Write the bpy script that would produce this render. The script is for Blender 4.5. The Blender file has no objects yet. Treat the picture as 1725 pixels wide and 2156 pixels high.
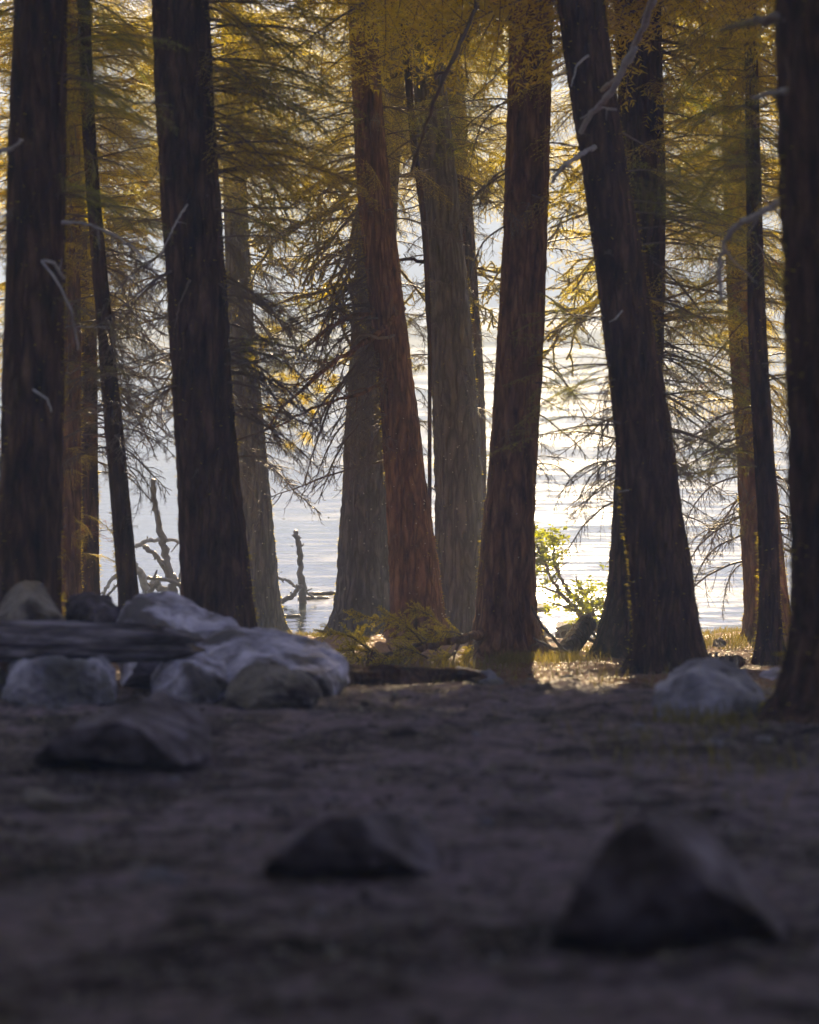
import bpy, bmesh, math, random
import numpy as np
from mathutils import Vector, Matrix, Euler, noise

# ---------------------------------------------------------------- camera, sky, sun, exposure
sc = bpy.context.scene
col = sc.collection
F = 6000.0; U0 = 862.5; VH = 540.0; CZ = 4.5        # focal length in px of a 1725x2156 frame, horizon row, eye height over the lake
FOCUS = 30.0
cam_d = bpy.data.cameras.new('camera'); cam = bpy.data.objects.new('camera', cam_d); col.objects.link(cam)
cam_d.sensor_fit = 'VERTICAL'; cam_d.sensor_height = 36.0; cam_d.sensor_width = 36.0
cam_d.lens = 36.0*F/2156.0
cam_d.shift_y = -(1078.0-VH)/2156.0
cam.location = (0, 0, CZ); cam.rotation_euler = (math.radians(90), 0, 0)
cam_d.clip_start = 0.1; cam_d.clip_end = 3000
cam_d.dof.use_dof = True; cam_d.dof.focus_distance = FOCUS; cam_d.dof.aperture_fstop = 2.6
cam_d.dof.aperture_blades = 0
sc.camera = cam

SUN_EL, SUN_AZ = 19.5, 3.0                          # degrees; azimuth measured from the view direction (+Y) to the right
w = bpy.data.worlds.new('World'); sc.world = w; w.use_nodes = True
nt = w.node_tree; nt.nodes.clear()
sky = nt.nodes.new('ShaderNodeTexSky'); sky.sky_type = 'NISHITA'; sky.sun_disc = False
sky.sun_elevation = math.radians(SUN_EL); sky.sun_rotation = math.radians(SUN_AZ)
sky.altitude = 1800; sky.air_density = 1.2; sky.dust_density = 0.4; sky.ozone_density = 4.0
bg = nt.nodes.new('ShaderNodeBackground'); bg.inputs[1].default_value = 0.055
wo = nt.nodes.new('ShaderNodeOutputWorld')
tint = nt.nodes.new('ShaderNodeMixRGB'); tint.blend_type = 'MULTIPLY'; tint.inputs[0].default_value = 1.0; tint.inputs[2].default_value = (1.24, 0.86, 1.06, 1)
nt.links.new(sky.outputs[0], tint.inputs[1]); nt.links.new(tint.outputs[0], bg.inputs[0]); nt.links.new(bg.outputs[0], wo.inputs[0])
sl = bpy.data.lights.new('sun', 'SUN'); sl.energy = 5.0; sl.angle = math.radians(0.5); sl.color = (1.0, 0.76, 0.45)
so = bpy.data.objects.new('sun', sl); col.objects.link(so)
_e, _a = math.radians(SUN_EL), math.radians(SUN_AZ)
sdir = Vector((math.sin(_a)*math.cos(_e), math.cos(_a)*math.cos(_e), math.sin(_e)))   # towards the sun
so.rotation_euler = sdir.to_track_quat('Z', 'Y').to_euler(); so.location = (0, 20, 40)
sc.view_settings.view_transform = 'Standard'; sc.view_settings.look = 'None'
sc.view_settings.exposure = 2.25; sc.view_settings.gamma = 1.0; sc.view_settings.use_curve_mapping = False
sc.render.engine = 'CYCLES'
cy = sc.cycles
cy.use_denoising = True; cy.max_bounces = 9; cy.diffuse_bounces = 6; cy.glossy_bounces = 2; cy.transmission_bounces = 3
cy.transparent_max_bounces = 4; cy.volume_bounces = 1; cy.sample_clamp_indirect = 8.0; cy.sample_clamp_direct = 0.0
cy.use_adaptive_sampling = True; cy.adaptive_threshold = 0.02
HAZE_DENSITY = 0.0056

R = np.random.RandomState(7)
rnd = random.Random(11)

def P(u, v, d):
    return Vector(((u-U0)*d/F, d, CZ-(v-VH)*d/F))

# ---------------------------------------------------------------- object helpers
def tag(o, label=None, cat=None, group=None, kind=None):
    if label: o['label'] = label
    if cat: o['category'] = cat
    if group: o['group'] = group
    if kind: o['kind'] = kind
    return o
def empty(name, loc):
    o = bpy.data.objects.new(name, None); o.location = loc; o.empty_display_size = 0.1
    col.objects.link(o); return o
def link(name, me, parent=None, world=None):
    """links a mesh; `world` is the matrix in world space, the parent only has a location"""
    o = bpy.data.objects.new(name, me); col.objects.link(o)
    m = world if world is not None else Matrix.Identity(4)
    if parent is not None:
        o.parent = parent
        m = Matrix.Translation(-Vector(parent.location)) @ m
    o.matrix_local = m
    return o

class MB:
    """collects vertices and faces as numpy blocks, builds one mesh"""
    def __init__(s): s.v = []; s.f3 = []; s.f4 = []; s.m3 = []; s.m4 = []; s.n = 0
    def add(s, V, f3=None, f4=None, mat=0):
        V = np.asarray(V, float)
        if f3 is not None and len(f3):
            f3 = np.asarray(f3)+s.n; s.f3.append(f3); s.m3.append(np.full(len(f3), mat))
        if f4 is not None and len(f4):
            f4 = np.asarray(f4)+s.n; s.f4.append(f4); s.m4.append(np.full(len(f4), mat))
        s.v.append(V); s.n += len(V)
    def tube(s, pts, rad, sides=5, mat=0, cap=True):
        pts = np.asarray(pts, float); n = len(pts)
        rad = np.broadcast_to(np.asarray(rad, float), (n,))
        t = np.gradient(pts, axis=0); t /= (np.linalg.norm(t, axis=1)[:, None]+1e-9)
        mean = pts[-1]-pts[0]; a = int(np.argmin(np.abs(mean))); ref = np.zeros(3); ref[a] = 1
        e1 = np.cross(t, ref); e1 /= (np.linalg.norm(e1, axis=1)[:, None]+1e-9)
        e2 = np.cross(t, e1)
        ang = np.arange(sides)*2*math.pi/sides
        V = pts[:, None, :]+rad[:, None, None]*(np.cos(ang)[None, :, None]*e1[:, None, :]+np.sin(ang)[None, :, None]*e2[:, None, :])
        V = V.reshape(-1, 3)
        i = np.arange(n-1)[:, None]*sides; j = np.arange(sides)[None, :]; k = (j+1) % sides
        f = np.stack([i+j, i+k, i+sides+k, i+sides+j], -1).reshape(-1, 4)
        s.add(V, f4=f, mat=mat)
        if cap:
            b = s.n-len(V)
            for base, rev in ((0, 1), ((n-1)*sides, 0)):
                idx = [base+q for q in range(sides)]
                if rev: idx = idx[::-1]
                c = np.array([[idx[0], idx[q], idx[q+1]] for q in range(1, sides-1)])
                s.f3.append(c+b); s.m3.append(np.full(len(c), mat))
    def build(s, name, mats, smooth=True):
        V = np.concatenate(s.v) if s.v else np.zeros((0, 3))
        f3 = np.concatenate(s.f3) if s.f3 else np.zeros((0, 3), int)
        f4 = np.concatenate(s.f4) if s.f4 else np.zeros((0, 4), int)
        me = bpy.data.meshes.new(name)
        me.vertices.add(len(V)); me.vertices.foreach_set('co', V.astype(np.float32).ravel())
        nl = f3.size+f4.size; me.loops.add(nl)
        me.loops.foreach_set('vertex_index', np.concatenate([f3.ravel(), f4.ravel()]).astype(np.int32))
        me.polygons.add(len(f3)+len(f4))
        st = np.concatenate([np.arange(len(f3))*3, f3.size+np.arange(len(f4))*4]).astype(np.int32)
        me.polygons.foreach_set('loop_start', st)
        mi = np.concatenate([np.concatenate(s.m3) if s.m3 else np.zeros(0), np.concatenate(s.m4) if s.m4 else np.zeros(0)]).astype(np.int32)
        me.polygons.foreach_set('material_index', mi)
        me.polygons.foreach_set('use_smooth', np.full(len(f3)+len(f4), smooth))
        for m in mats: me.materials.append(m)
        me.update(calc_edges=True); me.validate()
        return me

# ---------------------------------------------------------------- materials
def mat_new(name):
    m = bpy.data.materials.new(name); m.use_nodes = True
    t = m.node_tree; t.nodes.clear()
    o = t.nodes.new('ShaderNodeOutputMaterial')
    return m, t, o
def N(t, typ, **kw):
    n = t.nodes.new(typ)
    for k, v in kw.items():
        if k.startswith('_'): setattr(n, k[1:], v)
        else: n.inputs[k].default_value = v
    return n
def ramp(t, fac, stops):
    n = t.nodes.new('ShaderNodeValToRGB'); e = n.color_ramp.elements
    while len(e) < len(stops): e.new(0.5)
    for i, (p, c) in enumerate(stops):
        e[i].position = p; e[i].color = (*c, 1) if len(c) == 3 else c
    t.links.new(fac, n.inputs[0]); return n
def surf_mat(name, stops, scale=6.0, detail=6.0, rough=0.9, bump=0.3, bscale=20.0, dist=0.02, stretch=(1, 1, 1), rscale=0.12, spec=0.2, second=None, plates=None):
    m, t, o = mat_new(name)
    tc = N(t, 'ShaderNodeTexCoord'); mp = N(t, 'ShaderNodeMapping'); mp.inputs['Scale'].default_value = stretch
    t.links.new(tc.outputs['Object'], mp.inputs[0])
    oi = N(t, 'ShaderNodeObjectInfo'); ad = N(t, 'ShaderNodeVectorMath', _operation='ADD')
    mul = N(t, 'ShaderNodeVectorMath', _operation='SCALE'); mul.inputs['Scale'].default_value = 37.0
    cmb = N(t, 'ShaderNodeCombineXYZ'); t.links.new(oi.outputs['Random'], cmb.inputs[0]); t.links.new(oi.outputs['Random'], cmb.inputs[2])
    t.links.new(cmb.outputs[0], mul.inputs[0]); t.links.new(mp.outputs[0], ad.inputs[0]); t.links.new(mul.outputs[0], ad.inputs[1])
    n1 = N(t, 'ShaderNodeTexNoise', Scale=scale, Detail=detail, Roughness=0.62); t.links.new(ad.outputs[0], n1.inputs['Vector'])
    rp = ramp(t, n1.outputs['Fac'], stops)
    n2 = N(t, 'ShaderNodeTexNoise', Scale=bscale, Detail=5.0, Roughness=0.6); t.links.new(ad.outputs[0], n2.inputs['Vector'])
    bp = N(t, 'ShaderNodeBump', Strength=bump, Distance=dist); t.links.new(n2.outputs['Fac'], bp.inputs['Height'])
    p = N(t, 'ShaderNodeBsdfPrincipled', Roughness=rough); p.inputs['Specular IOR Level'].default_value = spec
    colr = rp.outputs[0]
    if second:                                  # patches of a second colour: lichen, stain
        c2, s2, lo, hi = second
        n3 = N(t, 'ShaderNodeTexNoise', Scale=s2, Detail=4.0); t.links.new(tc.outputs['Object'], n3.inputs['Vector'])
        r3 = ramp(t, n3.outputs['Fac'], [(lo, (0, 0, 0)), (hi, (1, 1, 1))])
        mx = N(t, 'ShaderNodeMixRGB'); mx.inputs[2].default_value = (*c2, 1)
        t.links.new(r3.outputs[0], mx.inputs[0]); t.links.new(colr, mx.inputs[1]); colr = mx.outputs[0]
    if plates:                                  # furrows between bark plates, or cracks in rock
        vs, vz, w_ = plates
        mp2 = N(t, 'ShaderNodeMapping'); mp2.inputs['Scale'].default_value = (1, 1, vz); t.links.new(tc.outputs['Object'], mp2.inputs[0])
        wn = N(t, 'ShaderNodeTexNoise', Scale=5.0, Detail=3.0); t.links.new(mp2.outputs[0], wn.inputs['Vector'])
        wa = N(t, 'ShaderNodeVectorMath', _operation='SCALE'); wa.inputs['Scale'].default_value = 0.30; t.links.new(wn.outputs['Color'], wa.inputs[0])
        wb_ = N(t, 'ShaderNodeVectorMath', _operation='ADD'); t.links.new(mp2.outputs[0], wb_.inputs[0]); t.links.new(wa.outputs[0], wb_.inputs[1])
        vo = N(t, 'ShaderNodeTexVoronoi', Scale=vs, _feature='DISTANCE_TO_EDGE'); t.links.new(wb_.outputs[0], vo.inputs['Vector'])
        rv = ramp(t, vo.outputs['Distance'], [(0.0, (0.45, 0.42, 0.42)), (w_, (1, 1, 1))])
        mv = N(t, 'ShaderNodeMixRGB', _blend_type='MULTIPLY'); mv.inputs[0].default_value = 1.0
        t.links.new(colr, mv.inputs[1]); t.links.new(rv.outputs[0], mv.inputs[2]); colr = mv.outputs[0]
        b2 = N(t, 'ShaderNodeBump', Strength=0.7, Distance=0.03); t.links.new(rv.outputs[0], b2.inputs['Height']); t.links.new(bp.outputs[0], b2.inputs['Normal']); bp = b2
    t.links.new(colr, p.inputs['Base Color']); t.links.new(bp.outputs[0], p.inputs['Normal'])
    t.links.new(p.outputs[0], o.inputs['Surface'])
    return m
def leaf_mat(name, c1, c2, trans, mix=0.5, gloss=0.0):
    m, t, o = mat_new(name)
    g = N(t, 'ShaderNodeNewGeometry'); oi = N(t, 'ShaderNodeObjectInfo')
    ad = N(t, 'ShaderNodeMath', _operation='ADD'); ad.use_clamp = True
    s1 = N(t, 'ShaderNodeMath', _operation='MULTIPLY'); s1.inputs[1].default_value = 0.6
    s2 = N(t, 'ShaderNodeMath', _operation='MULTIPLY'); s2.inputs[1].default_value = 0.4
    t.links.new(g.outputs['Random Per Island'], s1.inputs[0]); t.links.new(oi.outputs['Random'], s2.inputs[0])
    t.links.new(s1.outputs[0], ad.inputs[0]); t.links.new(s2.outputs[0], ad.inputs[1])
    rp = ramp(t, ad.outputs[0], [(0.0, c1), (1.0, c2)])
    hv = N(t, 'ShaderNodeMixRGB', _blend_type='MULTIPLY'); hv.inputs[0].default_value = 1.0
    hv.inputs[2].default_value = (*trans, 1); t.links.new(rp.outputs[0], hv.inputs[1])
    df = N(t, 'ShaderNodeBsdfDiffuse'); tr = N(t, 'ShaderNodeBsdfTranslucent')
    t.links.new(rp.outputs[0], df.inputs[0]); t.links.new(hv.outputs[0], tr.inputs[0])
    mx = N(t, 'ShaderNodeMixShader'); mx.inputs[0].default_value = mix
    t.links.new(df.outputs[0], mx.inputs[1]); t.links.new(tr.outputs[0], mx.inputs[2])
    out = mx.outputs[0]
    if gloss > 0:
        gl = N(t, 'ShaderNodeBsdfGlossy', Roughness=0.45); gl.inputs[0].default_value = (1, 1, 1, 1)
        m2 = N(t, 'ShaderNodeMixShader'); m2.inputs[0].default_value = gloss
        t.links.new(out, m2.inputs[1]); t.links.new(gl.outputs[0], m2.inputs[2]); out = m2.outputs[0]
    t.links.new(out, o.inputs['Surface'])
    return m
M = {}
M['bark'] = surf_mat('bark', [(0.30, (0.024, 0.013, 0.009)), (0.5, (0.10, 0.052, 0.032)), (0.72, (0.2, 0.115, 0.075))], scale=9, bump=1.0, bscale=16, dist=0.05, stretch=(1.4, 1.4, 0.45), plates=(13, 0.16, 0.30))
M['bark_red'] = surf_mat('bark_red', [(0.30, (0.08, 0.04, 0.02)), (0.5, (0.29, 0.155, 0.08)), (0.72, (0.42, 0.25, 0.145))], scale=9, bump=1.0, bscale=16, dist=0.05, stretch=(1.4, 1.4, 0.45), plates=(13, 0.16, 0.30))
M['bark_grey_hazed'] = surf_mat('bark_grey_hazed', [(0.30, (0.12, 0.105, 0.09)), (0.55, (0.20, 0.178, 0.155)), (0.75, (0.28, 0.25, 0.22))], scale=14, bump=0.9, bscale=14, dist=0.04, stretch=(1.5, 1.5, 0.4), plates=(12, 0.16, 0.28))  # grey bark, lightened so lake haze is painted into it
M['dead'] = surf_mat('dead_wood', [(0.3, (0.05, 0.032, 0.022)), (0.6, (0.13, 0.085, 0.055)), (0.8, (0.2, 0.145, 0.10))], scale=14, bump=0.5, rough=0.5, spec=0.8)
M['dead_grey'] = surf_mat('bleached_wood', [(0.3, (0.20, 0.19, 0.19)), (0.6, (0.38, 0.36, 0.35)), (0.8, (0.48, 0.46, 0.45))], scale=14, bump=0.4)
M['log'] = surf_mat('weathered_log', [(0.36, (0.025, 0.018, 0.018)), (0.5, (0.13, 0.105, 0.115)), (0.62, (0.30, 0.26, 0.29))], scale=5, bump=1.0, bscale=8, dist=0.04, stretch=(0.35, 2.2, 3.4))
M['rock'] = surf_mat('pale_rock', [(0.34, (0.10, 0.09, 0.10)), (0.5, (0.26, 0.24, 0.285)), (0.64, (0.44, 0.41, 0.48))], scale=3.4, bump=0.7, bscale=13, dist=0.05, second=((0.10, 0.09, 0.08), 2.6, 0.50, 0.66))
M['rock_white'] = surf_mat('white_rock', [(0.34, (0.16, 0.145, 0.17)), (0.5, (0.38, 0.35, 0.44)), (0.64, (0.62, 0.58, 0.70))], scale=5.5, bump=0.6, bscale=12, dist=0.05, second=((0.12, 0.10, 0.10), 3.3, 0.50, 0.60))
M['rock_dark'] = surf_mat('dark_rock', [(0.34, (0.03, 0.022, 0.022)), (0.5, (0.085, 0.066, 0.074)), (0.64, (0.18, 0.15, 0.18))], scale=7.0, bump=0.5, bscale=11, dist=0.05)
M['rock_brown'] = surf_mat('brown_rock', [(0.30, (0.07, 0.055, 0.045)), (0.55, (0.20, 0.17, 0.145)), (0.75, (0.30, 0.27, 0.245))], scale=4.0, bump=0.8, bscale=12, dist=0.05, second=((0.045, 0.032, 0.028), 3.0, 0.52, 0.62))
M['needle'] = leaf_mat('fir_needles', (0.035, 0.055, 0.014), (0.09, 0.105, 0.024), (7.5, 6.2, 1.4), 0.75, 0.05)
M['needle_sunlit'] = leaf_mat('sunlit_needles', (0.11, 0.092, 0.014), (0.145, 0.128, 0.02), (6.7, 6.2, 1.5), 0.86, 0.05)  # fir needles with the sun's backlit gold put into the colour
M['needle_rust'] = leaf_mat('rusty_needles', (0.08, 0.035, 0.015), (0.16, 0.08, 0.035), (4.5, 3.4, 1.8), 0.6)
M['pine'] = leaf_mat('pine_needles', (0.05, 0.06, 0.018), (0.10, 0.10, 0.03), (5.0, 4.2, 1.8), 0.6, 0.05)
M['lichen'] = leaf_mat('lichen', (0.09, 0.078, 0.02), (0.17, 0.15, 0.035), (5.0, 4.6, 1.4), 0.7)
M['leaf'] = leaf_mat('broad_leaves', (0.085, 0.105, 0.008), (0.14, 0.15, 0.012), (4.2, 3.9, 0.7), 0.6, 0.03)
M['grass'] = leaf_mat('grass_blades', (0.05, 0.055, 0.018), (0.12, 0.11, 0.04), (3.0, 2.5, 1.3), 0.5, 0.02)
M['cut'] = surf_mat('cut_wood', [(0.3, (0.10, 0.07, 0.05)), (0.7, (0.30, 0.22, 0.16))], scale=12, bump=0.3)
M['plank'] = surf_mat('grey_plank', [(0.3, (0.22, 0.21, 0.21)), (0.7, (0.42, 0.41, 0.41))], scale=8, stretch=(0.4, 3, 3))
M['plank_brown'] = surf_mat('brown_plank', [(0.3, (0.12, 0.075, 0.06)), (0.7, (0.25, 0.17, 0.14))], scale=8, stretch=(3, 3, 0.5))
M['mote'] = leaf_mat('pale_seed_down', (0.5, 0.48, 0.4), (0.75, 0.72, 0.6), (1.1, 1.1, 1.1), 0.5)

def ground_mat():
    m, t, o = mat_new('forest_floor')
    tc = N(t, 'ShaderNodeTexCoord')
    n1 = N(t, 'ShaderNodeTexNoise', Scale=0.9, Detail=8.0, Roughness=0.65); t.links.new(tc.outputs['Object'], n1.inputs['Vector'])
    n2 = N(t, 'ShaderNodeTexNoise', Scale=13.0, Detail=10.0, Roughness=0.78); t.links.new(tc.outputs['Object'], n2.inputs['Vector'])
    nm = N(t, 'ShaderNodeTexNoise', Scale=4.5, Detail=5.0, Roughness=0.7); t.links.new(tc.outputs['Object'], nm.inputs['Vector'])
    av = N(t, 'ShaderNodeMath', _operation='MULTIPLY_ADD'); av.inputs[1].default_value = 0.9; t.links.new(nm.outputs['Fac'], av.inputs[0]); sb_ = N(t, 'ShaderNodeMath', _operation='SUBTRACT'); sb_.inputs[1].default_value = 0.45; t.links.new(n1.outputs['Fac'], sb_.inputs[0]); t.links.new(sb_.outputs[0], av.inputs[2])
    r1 = ramp(t, av.outputs[0], [(0.34, (0.024, 0.017, 0.017)), (0.47, (0.095, 0.071, 0.078)), (0.58, (0.25, 0.195, 0.225)), (0.70, (0.14, 0.10, 0.108))])
    r2 = ramp(t, n2.outputs['Fac'], [(0.3, (0.35, 0.31, 0.30)), (0.5, (0.9, 0.87, 0.86)), (0.66, (1.5, 1.45, 1.45))])
    mm = N(t, 'ShaderNodeMixRGB', _blend_type='MULTIPLY'); mm.inputs[0].default_value = 1.0
    t.links.new(r1.outputs[0], mm.inputs[1]); t.links.new(r2.outputs[0], mm.inputs[2])
    # sandy strip of path near the shore, by world y
    sp = N(t, 'ShaderNodeSeparateXYZ'); t.links.new(tc.outputs['Object'], sp.inputs[0])
    n3 = N(t, 'ShaderNodeTexNoise', Scale=0.8, Detail=3.0); t.links.new(tc.outputs['Object'], n3.inputs['Vector'])
    ad = N(t, 'ShaderNodeMath', _operation='MULTIPLY_ADD'); ad.inputs[1].default_value = 1.6
    t.links.new(n3.outputs['Fac'], ad.inputs[0]); t.links.new(sp.outputs['Y'], ad.inputs[2])
    mr = N(t, 'ShaderNodeMapRange'); mr.inputs[1].default_value = 25.2; mr.inputs[2].default_value = 25.9; t.links.new(ad.outputs[0], mr.inputs[0])
    mr2 = N(t, 'ShaderNodeMapRange'); mr2.inputs[1].default_value = 32.0; mr2.inputs[2].default_value = 31.2; t.links.new(ad.outputs[0], mr2.inputs[0])
    mu = N(t, 'ShaderNodeMath', _operation='MULTIPLY'); t.links.new(mr.outputs[0], mu.inputs[0]); t.links.new(mr2.outputs[0], mu.inputs[1])
    r4 = ramp(t, n2.outputs['Fac'], [(0.3, (0.24, 0.14, 0.085)), (0.7, (0.44, 0.28, 0.18))])
    mx = N(t, 'ShaderNodeMixRGB'); t.links.new(mu.outputs[0], mx.inputs[0]); t.links.new(mm.outputs[0], mx.inputs[1]); t.links.new(r4.outputs[0], mx.inputs[2])
    # brown needle litter between the trees, with the sunlit orange painted in
    mr5 = N(t, 'ShaderNodeMapRange'); mr5.inputs[1].default_value = 15.5; mr5.inputs[2].default_value = 17.5; t.links.new(ad.outputs[0], mr5.inputs[0])
    inv = N(t, 'ShaderNodeMath', _operation='SUBTRACT'); inv.use_clamp = True; t.links.new(mr5.outputs[0], inv.inputs[0]); t.links.new(mr.outputs[0], inv.inputs[1])
    r6 = ramp(t, n2.outputs['Fac'], [(0.3, (0.06, 0.027, 0.016)), (0.55, (0.18, 0.085, 0.045)), (0.7, (0.34, 0.175, 0.095))])
    mx2 = N(t, 'ShaderNodeMixRGB'); t.links.new(inv.outputs[0], mx2.inputs[0]); t.links.new(mx.outputs[0], mx2.inputs[1]); t.links.new(r6.outputs[0], mx2.inputs[2])
    bp = N(t, 'ShaderNodeBump', Strength=0.9, Distance=0.03); t.links.new(n2.outputs['Fac'], bp.inputs['Height'])
    p = N(t, 'ShaderNodeBsdfPrincipled', Roughness=0.95); p.inputs['Specular IOR Level'].default_value = 0.15
    t.links.new(mx2.outputs[0], p.inputs['Base Color']); t.links.new(bp.outputs[0], p.inputs['Normal'])
    t.links.new(p.outputs[0], o.inputs['Surface']); return m
M['ground'] = ground_mat()

def water_mat():
    m, t, o = mat_new('lake_water')
    tc = N(t, 'ShaderNodeTexCoord')
    def wave(sx, sy, sc_, det):
        mp = N(t, 'ShaderNodeMapping'); mp.inputs['Scale'].default_value = (sx, sy, 1)
        t.links.new(tc.outputs['Object'], mp.inputs[0])
        n = N(t, 'ShaderNodeTexNoise', Scale=sc_, Detail=det, Roughness=0.55); t.links.new(mp.outputs[0], n.inputs['Vector']); return n
    a = wave(0.35, 1.0, 2.2, 4.0); b = wave(0.5, 1.2, 9.0, 3.0); c = wave(0.02, 0.045, 1.0, 2.0)
    rp = ramp(t, c.outputs['Fac'], [(0.35, (0.25,)*3), (0.65, (1, 1, 1))])
    s = N(t, 'ShaderNodeMath', _operation='MULTIPLY_ADD'); s.inputs[1].default_value = 0.22
    t.links.new(b.outputs['Fac'], s.inputs[0]); t.links.new(a.outputs['Fac'], s.inputs[2])
    bp = N(t, 'ShaderNodeBump', Strength=1.0, Distance=0.038); t.links.new(s.outputs[0], bp.inputs['Height'])
    ms = N(t, 'ShaderNodeMath', _operation='MULTIPLY'); ms.inputs[1].default_value = 0.9
    t.links.new(rp.outputs[0], ms.inputs[0]); t.links.new(ms.outputs[0], bp.inputs['Strength'])
    st = wave(0.5, 1.8, 1.6, 6.0); st2 = wave(0.03, 0.25, 1.0, 3.0)
    sm = N(t, 'ShaderNodeMath', _operation='MULTIPLY_ADD'); sm.inputs[1].default_value = 0.8
    t.links.new(st2.outputs['Fac'], sm.inputs[0]); t.links.new(st.outputs['Fac'], sm.inputs[2])
    rr = ramp(t, sm.outputs[0], [(0.84, (0.05,)*3), (1.0, (0.135,)*3)])
    p = N(t, 'ShaderNodeBsdfPrincipled', Roughness=0.14); p.inputs['IOR'].default_value = 1.33
    t.links.new(rr.outputs[0], p.inputs['Roughness']); p.inputs['Base Color'].default_value = (0.02, 0.03, 0.03, 1); t.links.new(bp.outputs[0], p.inputs['Normal'])
    t.links.new(p.outputs[0], o.inputs['Surface']); return m
M['water'] = water_mat()
M['hill'] = surf_mat('far_forest', [(0.3, (0.025, 0.04, 0.03)), (0.5, (0.06, 0.085, 0.05)), (0.7, (0.13, 0.14, 0.085))], scale=0.06, bump=0.8, bscale=0.3, dist=2.0)

# ---------------------------------------------------------------- ground, lake, hill, haze
DS = [-80, -20, 0, 4, 6, 7, 10, 14, 20, 24, 29, 32, 33.5, 36, 45, 60]
DD = [0.3, 0.8, 1.1, 1.22, 1.45, 1.53, 1.78, 2.17, 2.93, 3.38, 3.9, 4.3, 4.5, 4.75, 6.5, 8.0]
def gz(x, y):
    z = CZ-np.interp(y, DS, DD)
    fine = noise.noise(Vector((x*0.7, y*0.7, 3)))*0.05+noise.noise(Vector((x*2.6, y*2.6, 9)))*0.02+noise.noise(Vector((x*8, y*8, 1)))*0.012+max(0, noise.noise(Vector((x*5.2, y*4.1, 21)))-0.25)*0.07
    side = max(0.0, abs(x+0.3)-3.0)*0.05
    if y > 32: side *= max(0.0, 1-(y-32)/2.0)
    k = 1.0 if y < 30 else max(0.25, 1-(y-30)/4)
    return z+fine*k+min(side, 0.8)
def axis(fine_lo, fine_hi, step, lo, hi):
    a = list(np.arange(fine_lo, fine_hi, step))
    s = step; q = a[-1]
    while q < hi: s *= 1.25; q = min(q+s, hi); a.append(q)
    s = step; q = a[0]
    while q > lo: s *= 1.25; q = max(q-s, lo); a.insert(0, q)
    return a
xs = axis(-4.6, 4.6, 0.045, -150, 150); ys = axis(4.0, 35.0, 0.07, -78, 58)
V = np.array([(x, y, gz(x, y)) for y in ys for x in xs]); nx = len(xs)
ii = (np.arange(len(ys)-1)[:, None]*nx+np.arange(nx-1)[None, :]).ravel()
g = MB(); g.add(V, f4=np.stack([ii, ii+1, ii+nx+1, ii+nx], -1))
tag(link('ground', g.build('ground', [M['ground']])), 'dark earth forest floor sloping down to the lake', kind='structure')
wb = MB(); wb.add([(-360, 20, 0), (360, 20, 0), (360, 350, 0), (-360, 350, 0)], f4=[(0, 1, 2, 3)])
tag(link('lake_water', wb.build('lake', [M['water']])), 'bright rippled lake behind the tree trunks', kind='structure')
hb = MB(); hx = np.linspace(-360, 360, 180); hy = np.linspace(296, 350, 40)
hv = []
for y in hy:
    for x in hx:
        t_ = (y-302)/36.0
        hgt = 33*max(0, min(1, t_))**0.8 - (3 if t_ < 0 else 0)
        n_ = noise.fractal(Vector((x*0.012, y*0.012, 0)), 0.8, 2.2, 4)*4*min(1, max(0, t_)*3)+noise.noise(Vector((x*0.14, y*0.14, 5)))*1.5*min(1, max(0, t_)*8)
        hv.append((x, y, hgt*0.95+n_))
hv = np.array(hv); ii = (np.arange(39)[:, None]*180+np.arange(179)[None, :]).ravel()
hb.add(hv, f4=np.stack([ii, ii+1, ii+181, ii+180], -1))
tag(link('hills', hb.build('hills', [M['hill']])), 'hazy blue wooded hillside across the lake', kind='structure')
top = float(hv[:, 2].max())+1.5
spx = np.linspace(-150, 150, 220); spy = np.linspace(132, 172, 24); sv = []
for y in spy:
    for x in spx:
        e_ = 1-abs((y-152+4*noise.noise(Vector((x*0.03, 0, 0))))/16.0)
        sv.append((x, y, -0.25+0.9*max(-0.3, e_)**1+noise.noise(Vector((x*0.5, y*0.5, 2)))*0.3*max(0, e_)))
sb = MB(); ii = (np.arange(23)[:, None]*220+np.arange(219)[None, :]).ravel(); sb.add(sv, f4=np.stack([ii, ii+1, ii+221, ii+220], -1))
tag(link('sand_spit', sb.build('spit', [M['hill']])), 'low dark strip of land lying across the bright lake', kind='structure')
def box_mesh(name, lo, hi, mats):
    b = MB(); x0, y0, z0 = lo; x1, y1, z1 = hi
    b.add([(x0, y0, z0), (x1, y0, z0), (x1, y1, z0), (x0, y1, z0), (x0, y0, z1), (x1, y0, z1), (x1, y1, z1), (x0, y1, z1)],
          f4=[(0, 3, 2, 1), (4, 5, 6, 7), (0, 1, 5, 4), (1, 2, 6, 5), (2, 3, 7, 6), (3, 0, 4, 7)])
    return b.build(name, mats, smooth=False)
hm, t, o = mat_new('haze'); pv = N(t, 'ShaderNodeVolumePrincipled', Density=HAZE_DENSITY, Anisotropy=0.1)
pv.inputs['Color'].default_value = (0.63, 0.78, 1.0, 1); t.links.new(pv.outputs[0], o.inputs['Volume'])
hz = link('haze', box_mesh('haze', (-375, -90, -7), (375, 365, top), [hm])); hz['kind'] = 'stuff'; hz['label'] = 'pale lake haze between the trees'

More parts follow.
